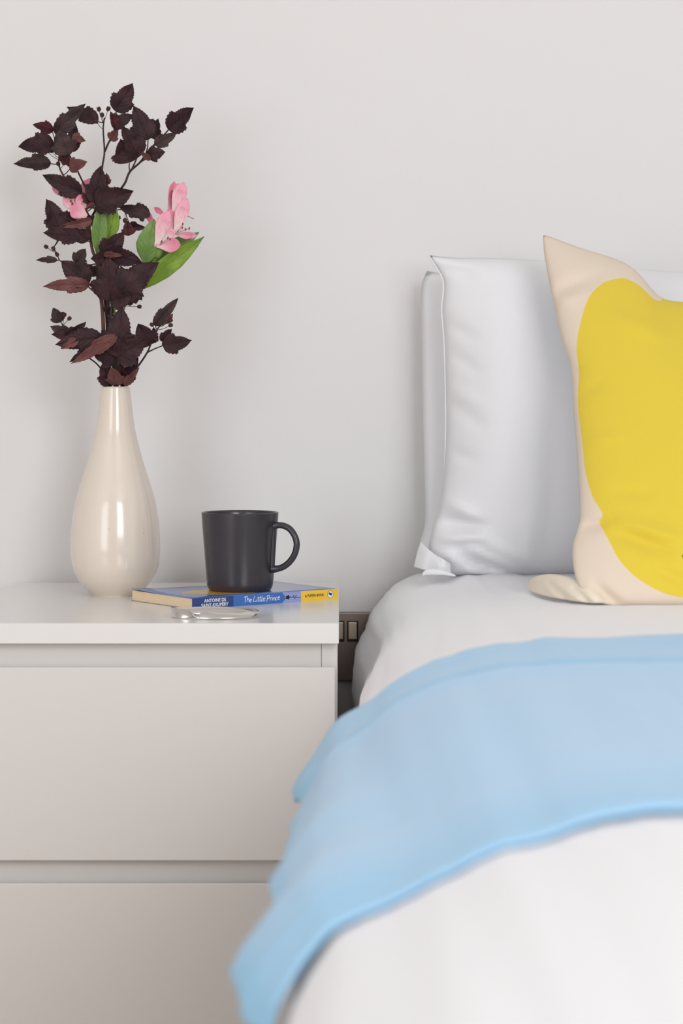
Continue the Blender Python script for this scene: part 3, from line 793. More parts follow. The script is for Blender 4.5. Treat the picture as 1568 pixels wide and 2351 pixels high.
# ------------------------------------------------------------------ bouquet
def leaf_mat(name, col, col2, vein, rough=0.55, streak=False):
    m = mat(name, col, rough, 0.35 if streak else 0.22)
    nt = m.node_tree; b = nt.nodes['Principled BSDF']
    def attr(n):
        a = nt.nodes.new('ShaderNodeAttribute'); a.attribute_name = n; return a.outputs['Fac']
    def mth(op, *a):
        x = nt.nodes.new('ShaderNodeMath'); x.operation = op
        for i, v in enumerate(a):
            if isinstance(v, (int, float)): x.inputs[i].default_value = v
            else: nt.links.new(v, x.inputs[i])
        return x.outputs[0]
    u, v = attr('lu'), attr('lv')
    tc = nt.nodes.new('ShaderNodeTexCoord'); n = nt.nodes.new('ShaderNodeTexNoise'); n.inputs['Scale'].default_value = 60
    nt.links.new(tc.outputs['Object'], n.inputs['Vector'])
    mx = nt.nodes.new('ShaderNodeMix'); mx.data_type = 'RGBA'; mx.inputs[6].default_value = (*col, 1); mx.inputs[7].default_value = (*col2, 1)
    if streak:   # petals: paler throat with short dark dashes
        mr = nt.nodes.new('ShaderNodeMapRange'); mr.inputs['From Min'].default_value = 0.25; mr.inputs['From Max'].default_value = 0.85
        nt.links.new(mth('ADD', mth('SUBTRACT', 1.0, u), mth('MULTIPLY', mth('SUBTRACT', n.outputs['Fac'], 0.5), 0.5)), mr.inputs['Value'])
        nt.links.new(mr.outputs['Result'], mx.inputs['Factor'])
        cb = nt.nodes.new('ShaderNodeCombineXYZ'); nt.links.new(mth('MULTIPLY', u, 5.0), cb.inputs[0]); nt.links.new(mth('MULTIPLY', v, 24.0), cb.inputs[1])
        s = nt.nodes.new('ShaderNodeTexNoise'); s.inputs['Scale'].default_value = 1.0; s.inputs['Detail'].default_value = 0
        nt.links.new(cb.outputs[0], s.inputs['Vector'])
        msk = mth('MULTIPLY', mth('GREATER_THAN', s.outputs['Fac'], 0.64), mth('LESS_THAN', mth('ABSOLUTE', mth('SUBTRACT', u, 0.45)), 0.3))
        m2 = nt.nodes.new('ShaderNodeMix'); m2.data_type = 'RGBA'
        nt.links.new(mth('MULTIPLY', msk, vein), m2.inputs['Factor']); nt.links.new(mx.outputs[2], m2.inputs[6]); m2.inputs[7].default_value = (*lin((112, 32, 62)), 1)
        nt.links.new(m2.outputs[2], b.inputs['Base Color'])
    else:
        mr = nt.nodes.new('ShaderNodeMapRange'); mr.inputs['From Min'].default_value = 0.35; mr.inputs['From Max'].default_value = 0.65
        nt.links.new(n.outputs['Fac'], mr.inputs['Value']); nt.links.new(mr.outputs['Result'], mx.inputs['Factor'])
        nt.links.new(mx.outputs[2], b.inputs['Base Color'])
    # veins: midrib and side ribs as relief
    av = mth('ABSOLUTE', v)
    side = mth('POWER', mth('ABSOLUTE', mth('SINE', mth('MULTIPLY', mth('SUBTRACT', u, mth('MULTIPLY', av, 0.30)), 22.0))), 0.5)
    mid = mth('MINIMUM', mth('MULTIPLY', av, 8.0), 1.0)
    h = mth('ADD', mth('MULTIPLY', side, 0.6), mid)
    h = mth('ADD', h, mth('MULTIPLY', n.outputs['Fac'], 0.5))
    bp = nt.nodes.new('ShaderNodeBump'); bp.inputs['Strength'].default_value = 0.12 if streak else 0.7; bp.inputs['Distance'].default_value = 0.0008
    nt.links.new(h, bp.inputs['Height']); nt.links.new(bp.outputs['Normal'], b.inputs['Normal'])
    return m
M['lf'] = leaf_mat('purple_leaf', lin((48, 31, 36)), lin((66, 42, 45)), 1)
M['lf_under'] = leaf_mat('purple_leaf_underside', lin((122, 80, 76)), lin((98, 60, 58)), 1)
M['lf_grey'] = leaf_mat('grey_brown_leaf', lin((76, 60, 58)), lin((56, 42, 43)), 1)
M['lf_red'] = leaf_mat('red_leaf', lin((92, 46, 48)), lin((66, 34, 38)), 1)
M['green'] = leaf_mat('green_leaf', lin((138, 168, 62)), lin((112, 146, 58)), 1, 0.4)
M['green_d'] = leaf_mat('dark_green_leaf', lin((126, 152, 88)), lin((106, 138, 70)), 1, 0.4)
M['petal'] = leaf_mat('pink_petal', lin((234, 146, 168)), lin((242, 200, 204)), 0.0, 0.5, True)
M['petal_s'] = leaf_mat('pink_streaked_petal', lin((236, 164, 182)), lin((246, 222, 218)), 0.55, 0.5, True)
M['petal_d'] = leaf_mat('deep_pink_petal', lin((210, 96, 128)), lin((228, 140, 160)), 0.0, 0.5, True)
M['twig'] = mat('dark_twig', lin((54, 38, 42)), 0.6, 0.3, var=(60, 0.7, lin((74, 50, 48))))
M['twig_b'] = mat('brown_twig', lin((100, 68, 60)), 0.6, 0.3, var=(60, 0.7, lin((72, 48, 46))))
M['gstem'] = mat('green_stem', lin((120, 146, 66)), 0.5, 0.3)
M['pod'] = mat('dry_pod', lin((58, 42, 40)), 0.7, 0.2, var=(200, 0.8, lin((96, 66, 50))))
M['anther'] = mat('brown_anther', lin((140, 74, 48)), 0.6, 0.2)
M['filament'] = mat('pink_filament', lin((206, 130, 150)), 0.5, 0.3)

def A(x, y): return (x / 3.136, 160 + y / 3.136)        # two enlarged views the layout was measured in
def Bq(x, y): return (x / 3.136, 500 + y / 3.136)
def D8(x, y): return (320 + x / 8.394, 400 + y / 8.394)

def ww(u, kind):
    if kind == 'nine':
        tab = [(0, .10), (.04, .42), (.12, .74), (.22, .92), (.32, 1.0), (.40, .95), (.45, .70), (.53, .66), (.64, .64), (.76, .50), (.88, .28), (.95, .10), (1, 0.0)]
    elif kind == 'lance':
        tab = [(0, .12), (.1, .40), (.25, .78), (.42, 1.0), (.6, .93), (.75, .70), (.88, .40), (1, 0.0)]
    else:
        tab = [(0, .22), (.15, .40), (.35, .72), (.55, .98), (.68, 1.0), (.82, .82), (.93, .45), (1, 0.02)]
    for (a, x), (b, y) in zip(tab, tab[1:]):
        if a <= u <= b: return x + (y - x) * (u - a) / (b - a)
    return 0.0
def blade(base, tip, width, kind, top_m, under_m, parent, name, fold=0.25, bend=0.12, roll=0.0, curl=0.0, seed=0, twist=0.0, petiole=None):
    base, tip = Vector(base), Vector(tip); ax = tip - base; L = ax.length; a = ax / L
    n0 = Vector((0, -1, 0)); n0 = (n0 - a * n0.dot(a)).normalized()
    n0 = Matrix.Rotation(roll, 3, a) @ n0
    b0 = a.cross(n0).normalized()
    nu, nv = (53, 11) if kind == 'nine' else (25, 9)
    V = []; U = []; W = []
    for i in range(nu):
        u = i / (nu - 1); w = ww(u, kind) * width / 2
        if kind == 'nine':
            saw = 1 + 0.15 * (0.5 - ((u * 13) % 1.0)) * (1 if 0.06 < u < 0.95 else 0)
        else: saw = 1 + 0.03 * math.sin(u * 9 + seed)
        tw = Matrix.Rotation(twist * (u - 0.3), 3, a); b = tw @ b0; n = tw @ n0
        for j in range(nv):
            v = -1 + 2 * j / (nv - 1); av = abs(v)
            sw = w * (saw if av > 0.7 else 1)
            lobe = 0.10 * math.exp(-((u - 0.34) / 0.14) ** 2) * av ** 2 if kind == 'nine' else 0
            p = base + a * (L * (u + lobe)) + b * (sw * v)
            p = p + n * (fold * sw * av + curl * sw * av * av * 0.8)
            p = p - n * (bend * L * (u * u * 1.2 - 0.2 * u))
            p = p + n * (0.035 * width * noise.noise(Vector((u * 5 + seed, v * 2.2, seed * 1.7))) + (0.03 * width * math.sin(u * 16 + seed) * av ** 2 if kind == 'nine' else 0))
            V.append(p); U.append(u); W.append(v)
    n = len(V); nf = []
    for i in range(nu):
        for j in range(nv):
            t1 = V[min(i + 1, nu - 1) * nv + j] - V[max(i - 1, 0) * nv + j]; t2 = V[i * nv + min(j + 1, nv - 1)] - V[i * nv + max(j - 1, 0)]
            c = t1.cross(t2); c = c.normalized() if c.length > 1e-12 else n0
            if c.dot(n0) < 0: c = -c
            nf.append(c)
    th_ = 0.00035
    V2 = [V[i] - nf[i] * th_ for i in range(n)]
    f1 = grid_faces(nu, nv); f2 = grid_faces(nu, nv, n, True)
    rim = []
    loop = [(i, 0) for i in range(nu)] + [(nu - 1, j) for j in range(1, nv)] + [(i, nv - 1) for i in range(nu - 2, -1, -1)] + [(0, j) for j in range(nv - 2, 0, -1)]
    ids = [i * nv + j for i, j in loop]
    for k in range(len(ids)):
        p, q = ids[k], ids[(k + 1) % len(ids)]; rim.append((p, q, q + n, p + n))
    Vt = V + V2; Fc = f1 + f2 + rim; idx = [0] * len(f1) + [1] * len(f2) + [0] * len(rim)
    U = U + U; W = W + W
    if petiole is not None and (Vector(petiole) - base).length > 0.0008:
        pv, pf = tube_data(catmull([Vector(petiole), (Vector(petiole) + base) / 2 + Vector((0, 0.001, -0.001)), base + a * 0.002], 3), 0.0006, 5)
        o = len(Vt); Vt = Vt + pv; Fc = Fc + [tuple(i + o for i in q) for q in pf]; idx += [2] * len(pf); U += [0.5] * len(pv); W += [0.5] * len(pv)
    ob = mesh(name, Vt, Fc, [top_m, under_m, M['twig']], parent, idx=idx)
    add_attr(ob, 'lu', U); add_attr(ob, 'lv', W)
    return ob

# branches: thing, list of stems (points in px with depth offset), radii
NECK = (265, 905)
def stem_pts(l): return [P(x, y, VY + d) for x, y, d in l]
def pt(fn, x, y, d=0.0): a = fn(x, y); return (a[0], a[1], d)
bottom = (268, 1180, 0.0)
BR = {}
def branch(key, label, stems, twig, name='ninebark_branch', cat='branch', group='dark-leaved branches in the vase'):
    e = empty(name, P(bottom[0], bottom[1], VY))
    tag(e, label, cat, group)
    BR[key] = {'root': e, 'lines': []}
    for k, (line, r0, r1) in enumerate(stems):
        pts = catmull(stem_pts(line), 6); n = len(pts)
        v, f = tube_data(pts, [r0 + (r1 - r0) * i / (n - 1) for i in range(n)], 8)
        mesh('stem' if k == 0 else 'twig', v, f, twig, e)
        BR[key]['lines'].append(pts)
    return e
def dn(x, d):      # stems stand side by side in the neck (offsets in mm) and spread inside the belly
    k = VS / 1000
    return [(265 + 2.0 * x * k, 1180, 0.002 * d), (265 + 1.3 * x * k, 1010, 0.0013 * d), (265 + x * k, 915, 0.001 * d), (265 + x * k, 890, 0.001 * d)]
branch('A', 'tall dark purple ninebark branch with seed pods and leaves, arching away from the bed', [
    ([*dn(-9.5, 0.0), pt(Bq, 745, 1000, 0), pt(Bq, 745, 840, 0), pt(Bq, 735, 640, 0), pt(Bq, 705, 440, 0), pt(Bq, 698, 320, 0), pt(Bq, 665, 230, 0), pt(Bq, 645, 100, 0), pt(A, 640, 1060, 0), pt(A, 575, 950, 0), pt(A, 500, 820, .005), pt(A, 455, 760, .01), pt(A, 425, 690, .012), pt(A, 425, 620, .014)], 0.0030, 0.0009),
    ([pt(Bq, 735, 600, 0), pt(Bq, 690, 545, -.005), pt(Bq, 640, 500, -.012), pt(Bq, 625, 470, -.015)], 0.0011, 0.0007),
    ([pt(Bq, 700, 330, 0), pt(Bq, 560, 350, .004), pt(Bq, 440, 315, .008), pt(Bq, 412, 260, .01), pt(Bq, 385, 215, .012)], 0.0009, 0.0005)], M['twig_b'])
branch('B', 'tallest dark purple ninebark branch, topped by a single upright leaf', [
    ([*dn(-6, 7.5), pt(Bq, 775, 850, .012), pt(Bq, 765, 680, .012), pt(Bq, 740, 480, .012), pt(Bq, 710, 200, .014), pt(A, 660, 1090, .014), pt(A, 690, 1000, .012), pt(A, 720, 850, .012), pt(A, 738, 690, .012), pt(A, 752, 590, .012), pt(A, 743, 430, .012), pt(A, 752, 345, .012)], 0.0024, 0.0008),
    ([pt(A, 754, 590, .012), pt(A, 780, 530, .010), pt(A, 805, 480, .008), pt(A, 830, 400, .006), pt(A, 836, 300, .005)], 0.0013, 0.0007),
    ([pt(A, 680, 960, .01), pt(A, 600, 815, .004), pt(A, 540, 690, 0), pt(A, 495, 605, -.004)], 0.0012, 0.0008)], M['twig'])
branch('C', 'dark purple ninebark branch forking into small leaves above the pink lily', [
    ([*dn(0, 0), pt(Bq, 790, 760, .006), pt(Bq, 770, 500, .008), pt(Bq, 760, 250, .010), pt(A, 780, 1110, .010), pt(A, 815, 1000, .008), pt(A, 845, 900, .008), pt(A, 900, 815, .006), pt(A, 935, 735, .006), pt(A, 1010, 665, .004), pt(A, 1065, 590, .003), pt(A, 1115, 535, .002), pt(A, 1180, 470, .0), pt(A, 1215, 430, .0)], 0.0024, 0.0008),
    ([pt(A, 1050, 605, .003), pt(A, 1062, 560, 0), pt(A, 1066, 505, -.002)], 0.0008, 0.0006),
    ([pt(A, 935, 735, .006), pt(A, 930, 700, .0), pt(A, 932, 665, -.002)], 0.0008, 0.0006),
    ([pt(A, 985, 690, .005), pt(A, 1030, 655, .002), pt(A, 1080, 630, .001)], 0.0008, 0.0006),
    ([pt(A, 945, 725, .006), pt(A, 975, 660, .003), pt(A, 990, 620, .001)], 0.0011, 0.0006),
    ([pt(A, 790, 1090, .010), pt(A, 830, 1015, .004), pt(A, 900, 1010, 0)], 0.0009, 0.0006)], M['twig'])
branch('D', 'low dark purple ninebark sprig with curled leaves, leaning out towards the mug', [
    ([*dn(8.5, -4), pt(Bq, 905, 1180, -.008), pt(Bq, 1000, 1060, -.01), pt(Bq, 1060, 970, -.012), pt(Bq, 1085, 910, -.012), pt(Bq, 1115, 830, -.012), pt(Bq, 1150, 780, -.012)], 0.0016, 0.0008),
    ([pt(Bq, 1060, 970, -.012), pt(Bq, 1110, 945, -.014), pt(Bq, 1172, 920, -.016)], 0.0009, 0.0006)], M['twig'])
branch('E', 'low dark purple ninebark sprig of crumpled leaves and pods near the vase rim', [
    ([*dn(-6, -7.5), pt(Bq, 770, 1150, -.012), pt(Bq, 700, 1055, -.014), pt(Bq, 610, 985, -.016), pt(Bq, 520, 890, -.018), pt(Bq, 450, 770, -.018)], 0.0014, 0.0006)], M['twig'])
branch('F', 'dark purple ninebark sprig with the broadest leaves, filling the middle of the bouquet', [
    ([*dn(1.5, -9.5), pt(Bq, 830, 1010, -.018), pt(Bq, 800, 800, -.020), pt(Bq, 800, 600, -.022), pt(Bq, 770, 420, -.022), pt(Bq, 750, 280, -.022)], 0.0018, 0.0008)], M['twig'])

def near(bkey, p, keep=3.0):
    best = None
    for k in ([bkey] if bkey else BR):
        for ln in BR[k]['lines']:
            for q in ln:
                d = (Vector((q.x, 0, q.z)) - Vector((p.x, 0, p.z))).length + 0.25 * abs(q.y - p.y)
                if best is None or d < best[0]: best = (d, k, q)
    return best
LEAVES = [
 # view, base, tip, width(view px), depth of base, depth of tip, material, branch, fold, bend, roll
 (A, (835, 300), (955, 98), 150, .004, -.004, 'lf', 'B', .2, .05, .2), (A, (815, 420), (952, 320), 110, .004, .0, 'lf_grey', 'B', .3, .1, -.3),
 (A, (842, 425), (795, 300), 62, .002, -.006, 'lf_red', 'B', .3, .05, .5), (A, (795, 510), (845, 428), 72, .006, .0, 'lf_under', 'B', .3, .1, .0),
 (A, (706, 370), (478, 256), 110, .012, .02, 'lf', 'B', .3, .12, .2),
 (A, (395, 460), (612, 243), 112, -.006, -.012, 'lf_grey', 'B', .3, .06, .2), (A, (385, 440), (235, 388), 78, .004, .006, 'lf_red', 'A', .3, .1, .1),
 (A, (390, 535), (128, 560), 145, .006, -.005, 'lf', 'A', .25, -.12, .2), (A, (490, 610), (415, 440), 165, -.008, -.020, 'lf_grey', 'B', .2, .1, -.1),
 (A, (520, 478), (612, 515), 66, -.008, -.012, 'lf_under', 'B', .3, .1, 0), (A, (520, 592), (535, 375), 95, .0, -.002, 'lf', 'B', .2, .1, .2),
 (A, (366, 672), (95, 690), 104, .010, .0, 'lf_grey', 'A', .3, -.12, .2), (A, (500, 712), (622, 662), 100, .004, -.004, 'lf_under', 'A', .3, .1, -.3),
 (A, (440, 610), (520, 700), 70, .008, .0, 'lf_red', 'A', .3, .1, -.3),
 (A, (1066, 505), (968, 258), 160, -.002, -.01, 'lf', 'C', .2, .08, .1), (A, (1128, 505), (1132, 352), 82, .0, -.004, 'lf', 'C', .4, .1, -.4),
 (A, (1215, 432), (1390, 272), 140, .0, -.008, 'lf', 'C', .25, .06, .1), (A, (1115, 540), (1275, 458), 84, -.002, -.006, 'lf_grey', 'C', .3, .1, .2),
 (A, (1065, 615), (1186, 590), 104, .0, -.006, 'lf', 'C', .2, .05, .1), (A, (1085, 650), (1000, 585), 36, -.002, -.008, 'lf_under', 'C', .4, .1, 0),
 (A, (930, 668), (872, 500), 185, -.002, -.01, 'lf', 'C', .15, .1, .0), (A, (1005, 625), (880, 405), 130, -.006, -.016, 'lf', 'C', .3, .1, .5),
 (A, (590, 890), (306, 755), 130, -.006, -.014, 'lf', 'A', .3, .1, -.1), (A, (575, 925), (438, 885), 48, -.008, -.014, 'lf', 'A', .3, .1, .1),
 (A, (690, 965), (722, 692), 150, -.012, -.022, 'lf', 'A', .25, .06, .2), (A, (690, 965), (955, 880), 190, -.014, -.024, 'lf', 'A', .2, .08, .0),
 (A, (690, 950), (838, 1000), 120, -.010, -.014, 'lf', 'A', .2, .1, .1), (A, (650, 955), (588, 885), 62, -.012, -.018, 'lf_red', 'A', .3, .1, .1),
 (A, (770, 830), (770, 745), 50, -.016, -.020, 'lf_red', 'A', .3, .1, .1),
 (A, (664, 1095), (428, 1035), 92, -.010, -.020, 'lf', 'A', .3, .12, .2), (A, (664, 1080), (436, 1145), 62, -.014, -.024, 'lf_under', 'A', .3, .25, -.4),
 (A, (440, 1170), (338, 930), 150, -.008, -.014, 'lf', 'A', .25, .06, .2), (A, (460, 1160), (480, 1010), 90, -.004, -.010, 'lf', 'A', .25, .06, .2),
 (A, (632, 1235), (530, 1130), 100, -.008, -.014, 'lf', 'A', .3, .1, -.1), (A, (575, 1195), (308, 1180), 125, -.010, -.018, 'lf', 'A', .25, -.1, .1),
 (A, (1078, 1050), (850, 985), 92, .0, -.008, 'lf_grey', 'C', .4, .1, .2), (A, (930, 1120), (1045, 1142), 60, -.004, -.010, 'lf', 'C', .4, .1, .2),
 (A, (930, 1195), (915, 1090), 86, -.008, -.012, 'lf_red', 'C', .3, .1, .2), (A, (640, 1090), (700, 1060), 60, -.004, -.010, 'lf_red', 'A', .3, .1, .2),
 (Bq, (745, 275), (895, 105), 145, -.022, -.030, 'lf', 'F', .2, .08, .1), (Bq, (750, 260), (1018, 315), 150, -.020, -.034, 'lf', 'F', .25, .1, .1),
 (Bq, (745, 262), (880, 272), 40, -.026, -.034, 'lf_under', 'F', .3, .1, .0),
 (Bq, (800, 600), (785, 285), 235, -.024, -.040, 'lf', 'F', .2, .08, .05), (Bq, (805, 590), (1125, 310), 235, -.024, -.044, 'lf', 'F', .2, .08, -.05),
 (Bq, (805, 595), (950, 560), 140, -.026, -.036, 'lf', 'F', .25, .1, .1), (Bq, (1000, 440), (1115, 345), 56, -.016, -.024, 'lf_under', 'F', .3, .1, 0),
 (Bq, (640, 475), (440, 312), 170, -.014, -.020, 'lf', 'A', .2, .1, .2), (Bq, (645, 482), (318, 488), 105, -.018, -.034, 'lf_under', 'A', .2, .15, -.3),
 (Bq, (548, 328), (615, 222), 100, .004, .0, 'lf_grey', 'A', .2, .05, .0), (Bq, (702, 415), (612, 332), 70, -.002, .0, 'lf_grey', 'A', .3, .1, 0),
 (Bq, (742, 300), (655, 290), 84, -.026, -.030, 'lf', 'F', .3, .1, 0), (Bq, (412, 305), (262, 302), 44, .008, .008, 'lf_grey', 'A', .4, -.2, .2),
 (Bq, (705, 480), (640, 480), 60, -.006, -.010, 'lf', 'A', .3, .1, .2), (Bq, (700, 450), (800, 490), 70, -.006, -.010, 'lf_red', 'F', .3, .1, .2),
 (Bq, (440, 750), (380, 650), 92, -.018, -.020, 'lf_grey', 'E', .2, .1, .0), (Bq, (480, 855), (620, 758), 78, -.020, -.026, 'lf_grey', 'E', .4, .1, .3),
 (Bq, (505, 835), (360, 785), 80, -.018, -.022, 'lf_grey', 'E', .3, .1, -.2), (Bq, (735, 862), (395, 905), 150, -.020, -.030, 'lf', 'E', .2, -.1, .0),
 (Bq, (540, 860), (370, 830), 90, -.020, -.024, 'lf', 'E', .3, .1, .1),
 (Bq, (845, 850), (518, 1050), 88, -.030, -.044, 'lf_under', 'F', .25, .12, .1), (Bq, (560, 880), (440, 940), 60, -.026, -.034, 'lf_under', 'E', .3, .1, .1),
 (Bq, (640, 960), (500, 1030), 60, -.022, -.030, 'lf', 'E', .3, .1, .1),
 (Bq, (835, 1005), (872, 640), 215, -.026, -.038, 'lf', 'F', .2, .06, .05), (Bq, (835, 1015), (1045, 880), 185, -.024, -.038, 'lf', 'F', .2, .1, .1),
 (Bq, (830, 1010), (658, 955), 160, -.024, -.034, 'lf', 'F', .2, .1, .1), (Bq, (790, 1205), (745, 1040), 120, -.011, -.032, 'lf', 'F', .2, .05, .0),
 (Bq, (840, 1205), (805, 1085), 118, -.013, -.040, 'lf_under', 'F', .2, .05, .0), (Bq, (872, 1205), (990, 1010), 112, -.008, -.032, 'lf', 'D', .2, .05, .0),
 (Bq, (880, 1200), (865, 1030), 95, -.010, -.028, 'lf', 'F', .2, .05, .0), (Bq, (895, 1205), (1000, 1085), 50, -.010, -.034, 'lf_under', 'D', .3, .05, .0),
 (Bq, (1080, 920), (995, 765), 150, -.012, -.022, 'lf', 'D', .25, .08, .2), (Bq, (1110, 775), (1282, 580), 84, -.012, -.020, 'lf_grey', 'D', .35, .05, .2),
 (Bq, (1172, 920), (1378, 885), 125, -.016, -.024, 'lf', 'D', .25, .05, .1), (Bq, (1165, 890), (1235, 800), 70, -.014, -.018, 'lf', 'D', .3, .05, .1),
 (Bq, (1110, 900), (1105, 790), 50, -.010, -.014, 'lf', 'D', .3, .05, .1), (Bq, (1195, 760), (1245, 690), 40, -.014, -.018, 'lf_under', 'D', .3, .05, .1),
 (Bq, (790, 830), (850, 770), 70, .004, -.006, 'lf', 'F', .3, .05, .1), (Bq, (765, 690), (810, 640), 80, .006, -.004, 'lf', 'F', .3, .05, .1),
]
def place(view, p, d): a = view(*p); return P(a[0], a[1], VY + d)
NUDGE = {12: -.005, 22: .001, 23: .010, 27: .002, 29: .002, 52: .001, 65: -.001, 67: .001, 69: -.005, 76: -.002, 77: -.008}
for i, (vw, b_, t_, w_, db, dt, mk, br_, fold, bend, roll) in enumerate(LEAVES):
    db += NUDGE.get(i, 0); dt += NUDGE.get(i, 0)
    b = place(vw, b_, db); t = place(vw, t_, dt)
    nn = near(br_, b)
    wd = w_ / 3.136 * VY / F * (1.13 + 0.25 * fold)
    under = 'lf_under' if mk != 'lf_under' else 'lf'
    blade(b, t, wd, 'nine', M[mk], M[under], BR[br_]['root'], 'leaf', fold * 1.35, bend, roll, 0.35 * math.sin(i * 1.3), seed=i * 0.77 + 1, twist=0.6 * math.sin(i * 2.3), petiole=nn[2] if nn[0] < 0.035 else None)

PODS = [(A, 712, 288, 'B', (748, 380)), (A, 735, 330, 'B', (748, 380)), (A, 695, 375, 'B', (745, 420)), (A, 778, 285, 'B', (750, 370)),
        (A, 328, 580, 'A', (424, 640)), (A, 370, 585, 'A', (424, 630)), (A, 460, 675, 'A', (430, 700)), (A, 420, 680, 'A', (430, 700)),
        (A, 890, 920, 'C', (830, 975)), (A, 850, 1065, 'C', (800, 1050)), (A, 900, 1082, 'C', (940, 1090)), (A, 1018, 1076, 'C', (930, 1100)), (A, 942, 1050, 'C', (930, 1110)),
        (Bq, 335, 210, 'A', (400, 245)), (Bq, 385, 225, 'A', (412, 262)), (Bq, 412, 268, 'A', (430, 310)), (Bq, 463, 702, 'E', (440, 770)), (Bq, 497, 727, 'E', (455, 775)),
        (Bq, 1000, 640, 'C', (800, 620)), (Bq, 935, 615, 'C', (800, 600)), (Bq, 1225, 775, 'D', (1135, 810)), (Bq, 1225, 740, 'D', (1150, 790)), (Bq, 1095, 772, 'D', (1125, 810)), (Bq, 1125, 880, 'D', (1095, 880))]
for k, (vw, x, y, key, nd) in enumerate(PODS):
    c0 = place(vw, nd, 0.0); q = near(key, c0)[2]
    p = place(vw, (x, y), q.y - VY - 0.006); ax = (p - q).normalized()
    parts = [tube_data(catmull([q, (p + q) / 2 + Vector((0, 0, -0.001)), p], 3), 0.00035, 5)]
    r = 0.0030 if vw is A else 0.0028
    s1 = ax.orthogonal().normalized(); s2 = ax.cross(s1)
    V = []; Fc = []
    prof = [(0.25, -0.9), (0.8, -0.5), (1.0, 0.0), (0.85, 0.5), (0.55, 0.95)]
    for rr, h in prof:
        for j in range(10):
            an = 2 * PI * j / 10; rj = rr * (1 + (0.22 if j % 2 else -0.1) * (1 if h > 0.3 else 0.3))
            V.append(p + ax * (h + (0.45 if (j % 2 and h > 0.9) else 0)) * r * 0.9 + (s1 * math.cos(an) + s2 * math.sin(an)) * r * rj * 0.85)
    for i in range(4):
        for j in range(10): Fc.append((i * 10 + j, i * 10 + (j + 1) % 10, (i + 1) * 10 + (j + 1) % 10, (i + 1) * 10 + j))
    Fc.append(tuple(range(9, -1, -1))); Fc.append(tuple(range(40, 50)))
    parts.append((V, Fc)); v, f = join(parts)
    mesh('seed_pod', v, f, M['pod'], BR[key]['root'])

# pink Peruvian lilies
G1 = 'pink peruvian lilies in the vase'
branch('G', 'pink peruvian lily in full bloom with long green leaves, leaning towards the bed', [
    ([*dn(8, 5.0), pt(Bq, 862, 790, .010), pt(Bq, 885, 660, .010), pt(Bq, 940, 540, .008), pt(Bq, 1000, 460, .006), pt(Bq, 1075, 370, .002), pt(Bq, 1110, 310, -.002), pt(D8, 330, 1560, -.004)], 0.0026, 0.0016)], M['gstem'], 'peruvian_lily', 'flower', G1)
branch('H', 'pink peruvian lily half hidden behind dark purple leaves', [
    ([*dn(2, 9.5), pt(Bq, 830, 720, .018), pt(Bq, 720, 380, .020), pt(Bq, 760, 290, .02), pt(Bq, 720, 100, .022), pt(A, 690, 1010, .022), pt(A, 640, 990, .020), pt(A, 610, 985, .018)], 0.0024, 0.0014)], M['gstem'], 'peruvian_lily', 'flower', G1)
gr, hr = BR['G']['root'], BR['H']['root']
def bl(view, b, t, w, db, dt, m, root, kind, name, fold=.2, bend=.08, roll=0, sc=3.136, seed=0, under=None, twist=0.0, curl=0.0):
    blade(place(view, b, db), place(view, t, dt), w / sc * VY / F * (1 + .2 * fold), kind, M[m], M[under or m], root, name, fold, bend, roll, curl, seed, twist)
bl(Bq, (960, 530), (1463, 153), 132, .004, -.020, 'green', gr, 'lance', 'leaf', .3, .10, .25, seed=2, under='green_d')
bl(Bq, (1060, 330), (1432, 105), 120, .010, .006, 'green_d', gr, 'lance', 'leaf', .2, .10, .1, seed=4)
bl(Bq, (1045, 335), (1108, 15), 178, -.004, -.018, 'green_d', gr, 'lance', 'leaf', .15, .08, .1, seed=5, under='green')
bl(Bq, (700, 262), (735, -115), 112, -.005, -.013, 'green_d', hr, 'lance', 'leaf', .25, .06, .2, seed=6, under='green')
bl(Bq, (770, 180), (825, -80), 130, .0, -.004, 'green', hr, 'lance', 'leaf', .2, .06, -.1, seed=7)
bl(Bq, (650, 150), (612, 30), 48, .012, .008, 'green', hr, 'lance', 'leaf', .2, .06, .1, seed=8)
pe = lambda b, t, w, db, dt, m='petal', fold=.25, bend=.1, roll=0, seed=0, tw=0, under='petal': bl(D8, b, t, w, db, dt, m, gr, 'petal', 'petal', fold, bend, roll, 8.394, seed, under, tw)
pe((560, 690), (690, 140), 215, .006, .010, 'petal', .35, .05, .5, 1, .3, 'petal_d')
pe((590, 700), (640, 300), 150, .002, .004, 'petal_d', .5, .05, .9, 2)
pe((630, 700), (735, 165), 150, .004, .008, 'petal', .3, .05, -.2, 3)
pe((650, 740), (855, 155), 260, -.002, -.006, 'petal_s', .2, .08, .1, 4)
pe((690, 1120), (905, 470), 265, -.008, -.016, 'petal_s', .2, .10, -.1, 5)
pe((640, 1120), (600, 680), 190, -.004, -.008, 'petal', .25, .1, .2, 6)
pe((500, 800), (292, 645), 100, .0, -.006, 'petal_d', .3, .1, .0, 7)
pe((330, 1130), (115, 680), 105, .0, .006, 'petal_d', .4, -.12, .2, 8)
pe((330, 1400), (350, 1000), 90, .0, .0, 'petal', .3, .02, .2, 18)
pe((318, 1400), (545, 700), 270, -.010, -.022, 'petal_s', .2, .10, .0, 9)
pe((330, 1380), (830, 1372), 270, -.014, -.024, 'petal', .25, -.16, -.1, 10)
pe((560, 1250), (650, 1060), 150, -.018, -.022, 'petal_s', .3, .1, .0, 11)
pe((690, 1150), (1120, 1180), 135, -.004, -.010, 'petal_s', .3, -.10, .2, 12)
pe((700, 1160), (1000, 1200), 120, -.008, -.014, 'petal', .3, .06, .2, 13)
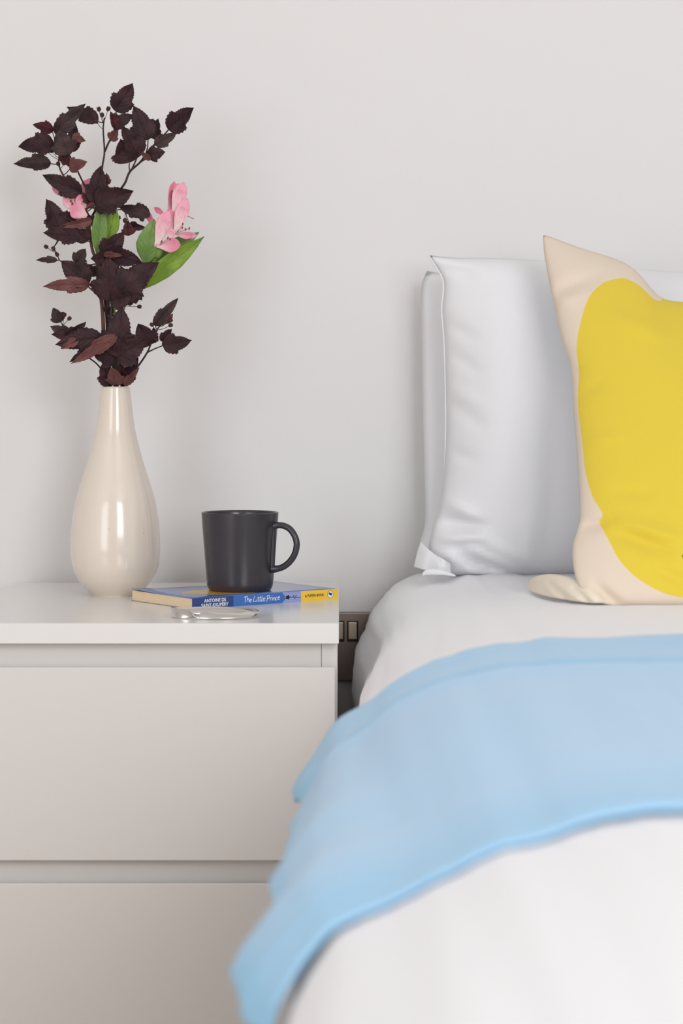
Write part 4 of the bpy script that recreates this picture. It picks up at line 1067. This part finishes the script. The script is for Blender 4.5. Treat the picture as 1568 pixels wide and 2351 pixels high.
def ovary(c, r0, ln, ax, root):
    ax = Vector(ax).normalized(); s1 = ax.orthogonal().normalized(); s2 = ax.cross(s1); V = []; Fc = []
    for i in range(9):
        t = i / 8; r = r0 * (0.35 + 0.75 * math.sin(PI * (0.1 + 0.75 * t)))
        for j in range(12):
            a = 2 * PI * j / 12; V.append(Vector(c) + ax * ln * t + (s1 * math.cos(a) + s2 * math.sin(a)) * r * (1 + 0.07 * math.cos(6 * a)))
    for i in range(8):
        for j in range(12): Fc.append((i * 12 + j, i * 12 + (j + 1) % 12, (i + 1) * 12 + (j + 1) % 12, (i + 1) * 12 + j))
    mesh('ovary', V, Fc, M['gstem'], root)
ovary(place(D8, (340, 1610), -.006), 0.0038, 0.0125, (.35, 0, 1), gr)
def stamens(view, base, ends, d, root):
    for e in ends:
        b = place(view, base, d); t = place(view, e, d - 0.012)
        v, f = tube_data(catmull([b, (b + t) / 2 + Vector((0, -0.003, -0.001)), t], 4), 0.00032, 5)
        o = mesh('stamen', v, f, M['filament'], root)
        v, f = tube_data([t + Vector((-0.0004, 0, -0.0016)), t + Vector((0, 0, -0.0006)), t + Vector((0, 0, 0.0006)), t + Vector((0.0004, 0, 0.0016))], [0.0004, 0.0010, 0.0010, 0.0004], 6)
        mesh('anther', v, f, M['anther'], o)
stamens(D8, (720, 1120), [(835, 960), (825, 1030), (890, 1060), (960, 1045)], -.014, gr)
stamens(D8, (380, 1370), [(430, 1300), (550, 1230), (590, 1250)], -.020, gr)
v, f = tube_data(catmull([place(D8, (880, 780), -.006), place(D8, (960, 820), -.010), place(D8, (1055, 862), -.012)], 4), [0.0006] * 8 + [0.0003], 5)
mesh('style', v, f, M['filament'], gr)
hp_ = lambda b, t, w, db, dt, m='petal', fold=.25, bend=.1, roll=0, seed=0: bl(A, b, t, w, db, dt, m, hr, 'petal', 'petal', fold, bend, roll, 3.136, seed, 'petal_d')
hp_((505, 935), (388, 798), 105, .006, .004, 'petal', .25, .1, .1, 21)
hp_((600, 960), (644, 783), 95, .011, .009, 'petal', .25, .1, .1, 22)
hp_((570, 1015), (462, 905), 105, -.002, -.006, 'petal_s', .25, .1, .1, 23)
hp_((610, 1000), (572, 900), 90, -.004, -.008, 'petal', .25, .1, .1, 24)
hp_((625, 1060), (505, 990), 115, -.012, -.020, 'petal', .25, -.1, .1, 25)
hp_((615, 1015), (640, 905), 90, .008, .004, 'petal_d', .25, .1, .1, 26)
stamens(A, (580, 1000), [(510, 945), (520, 965), (540, 940)], .006, hr)
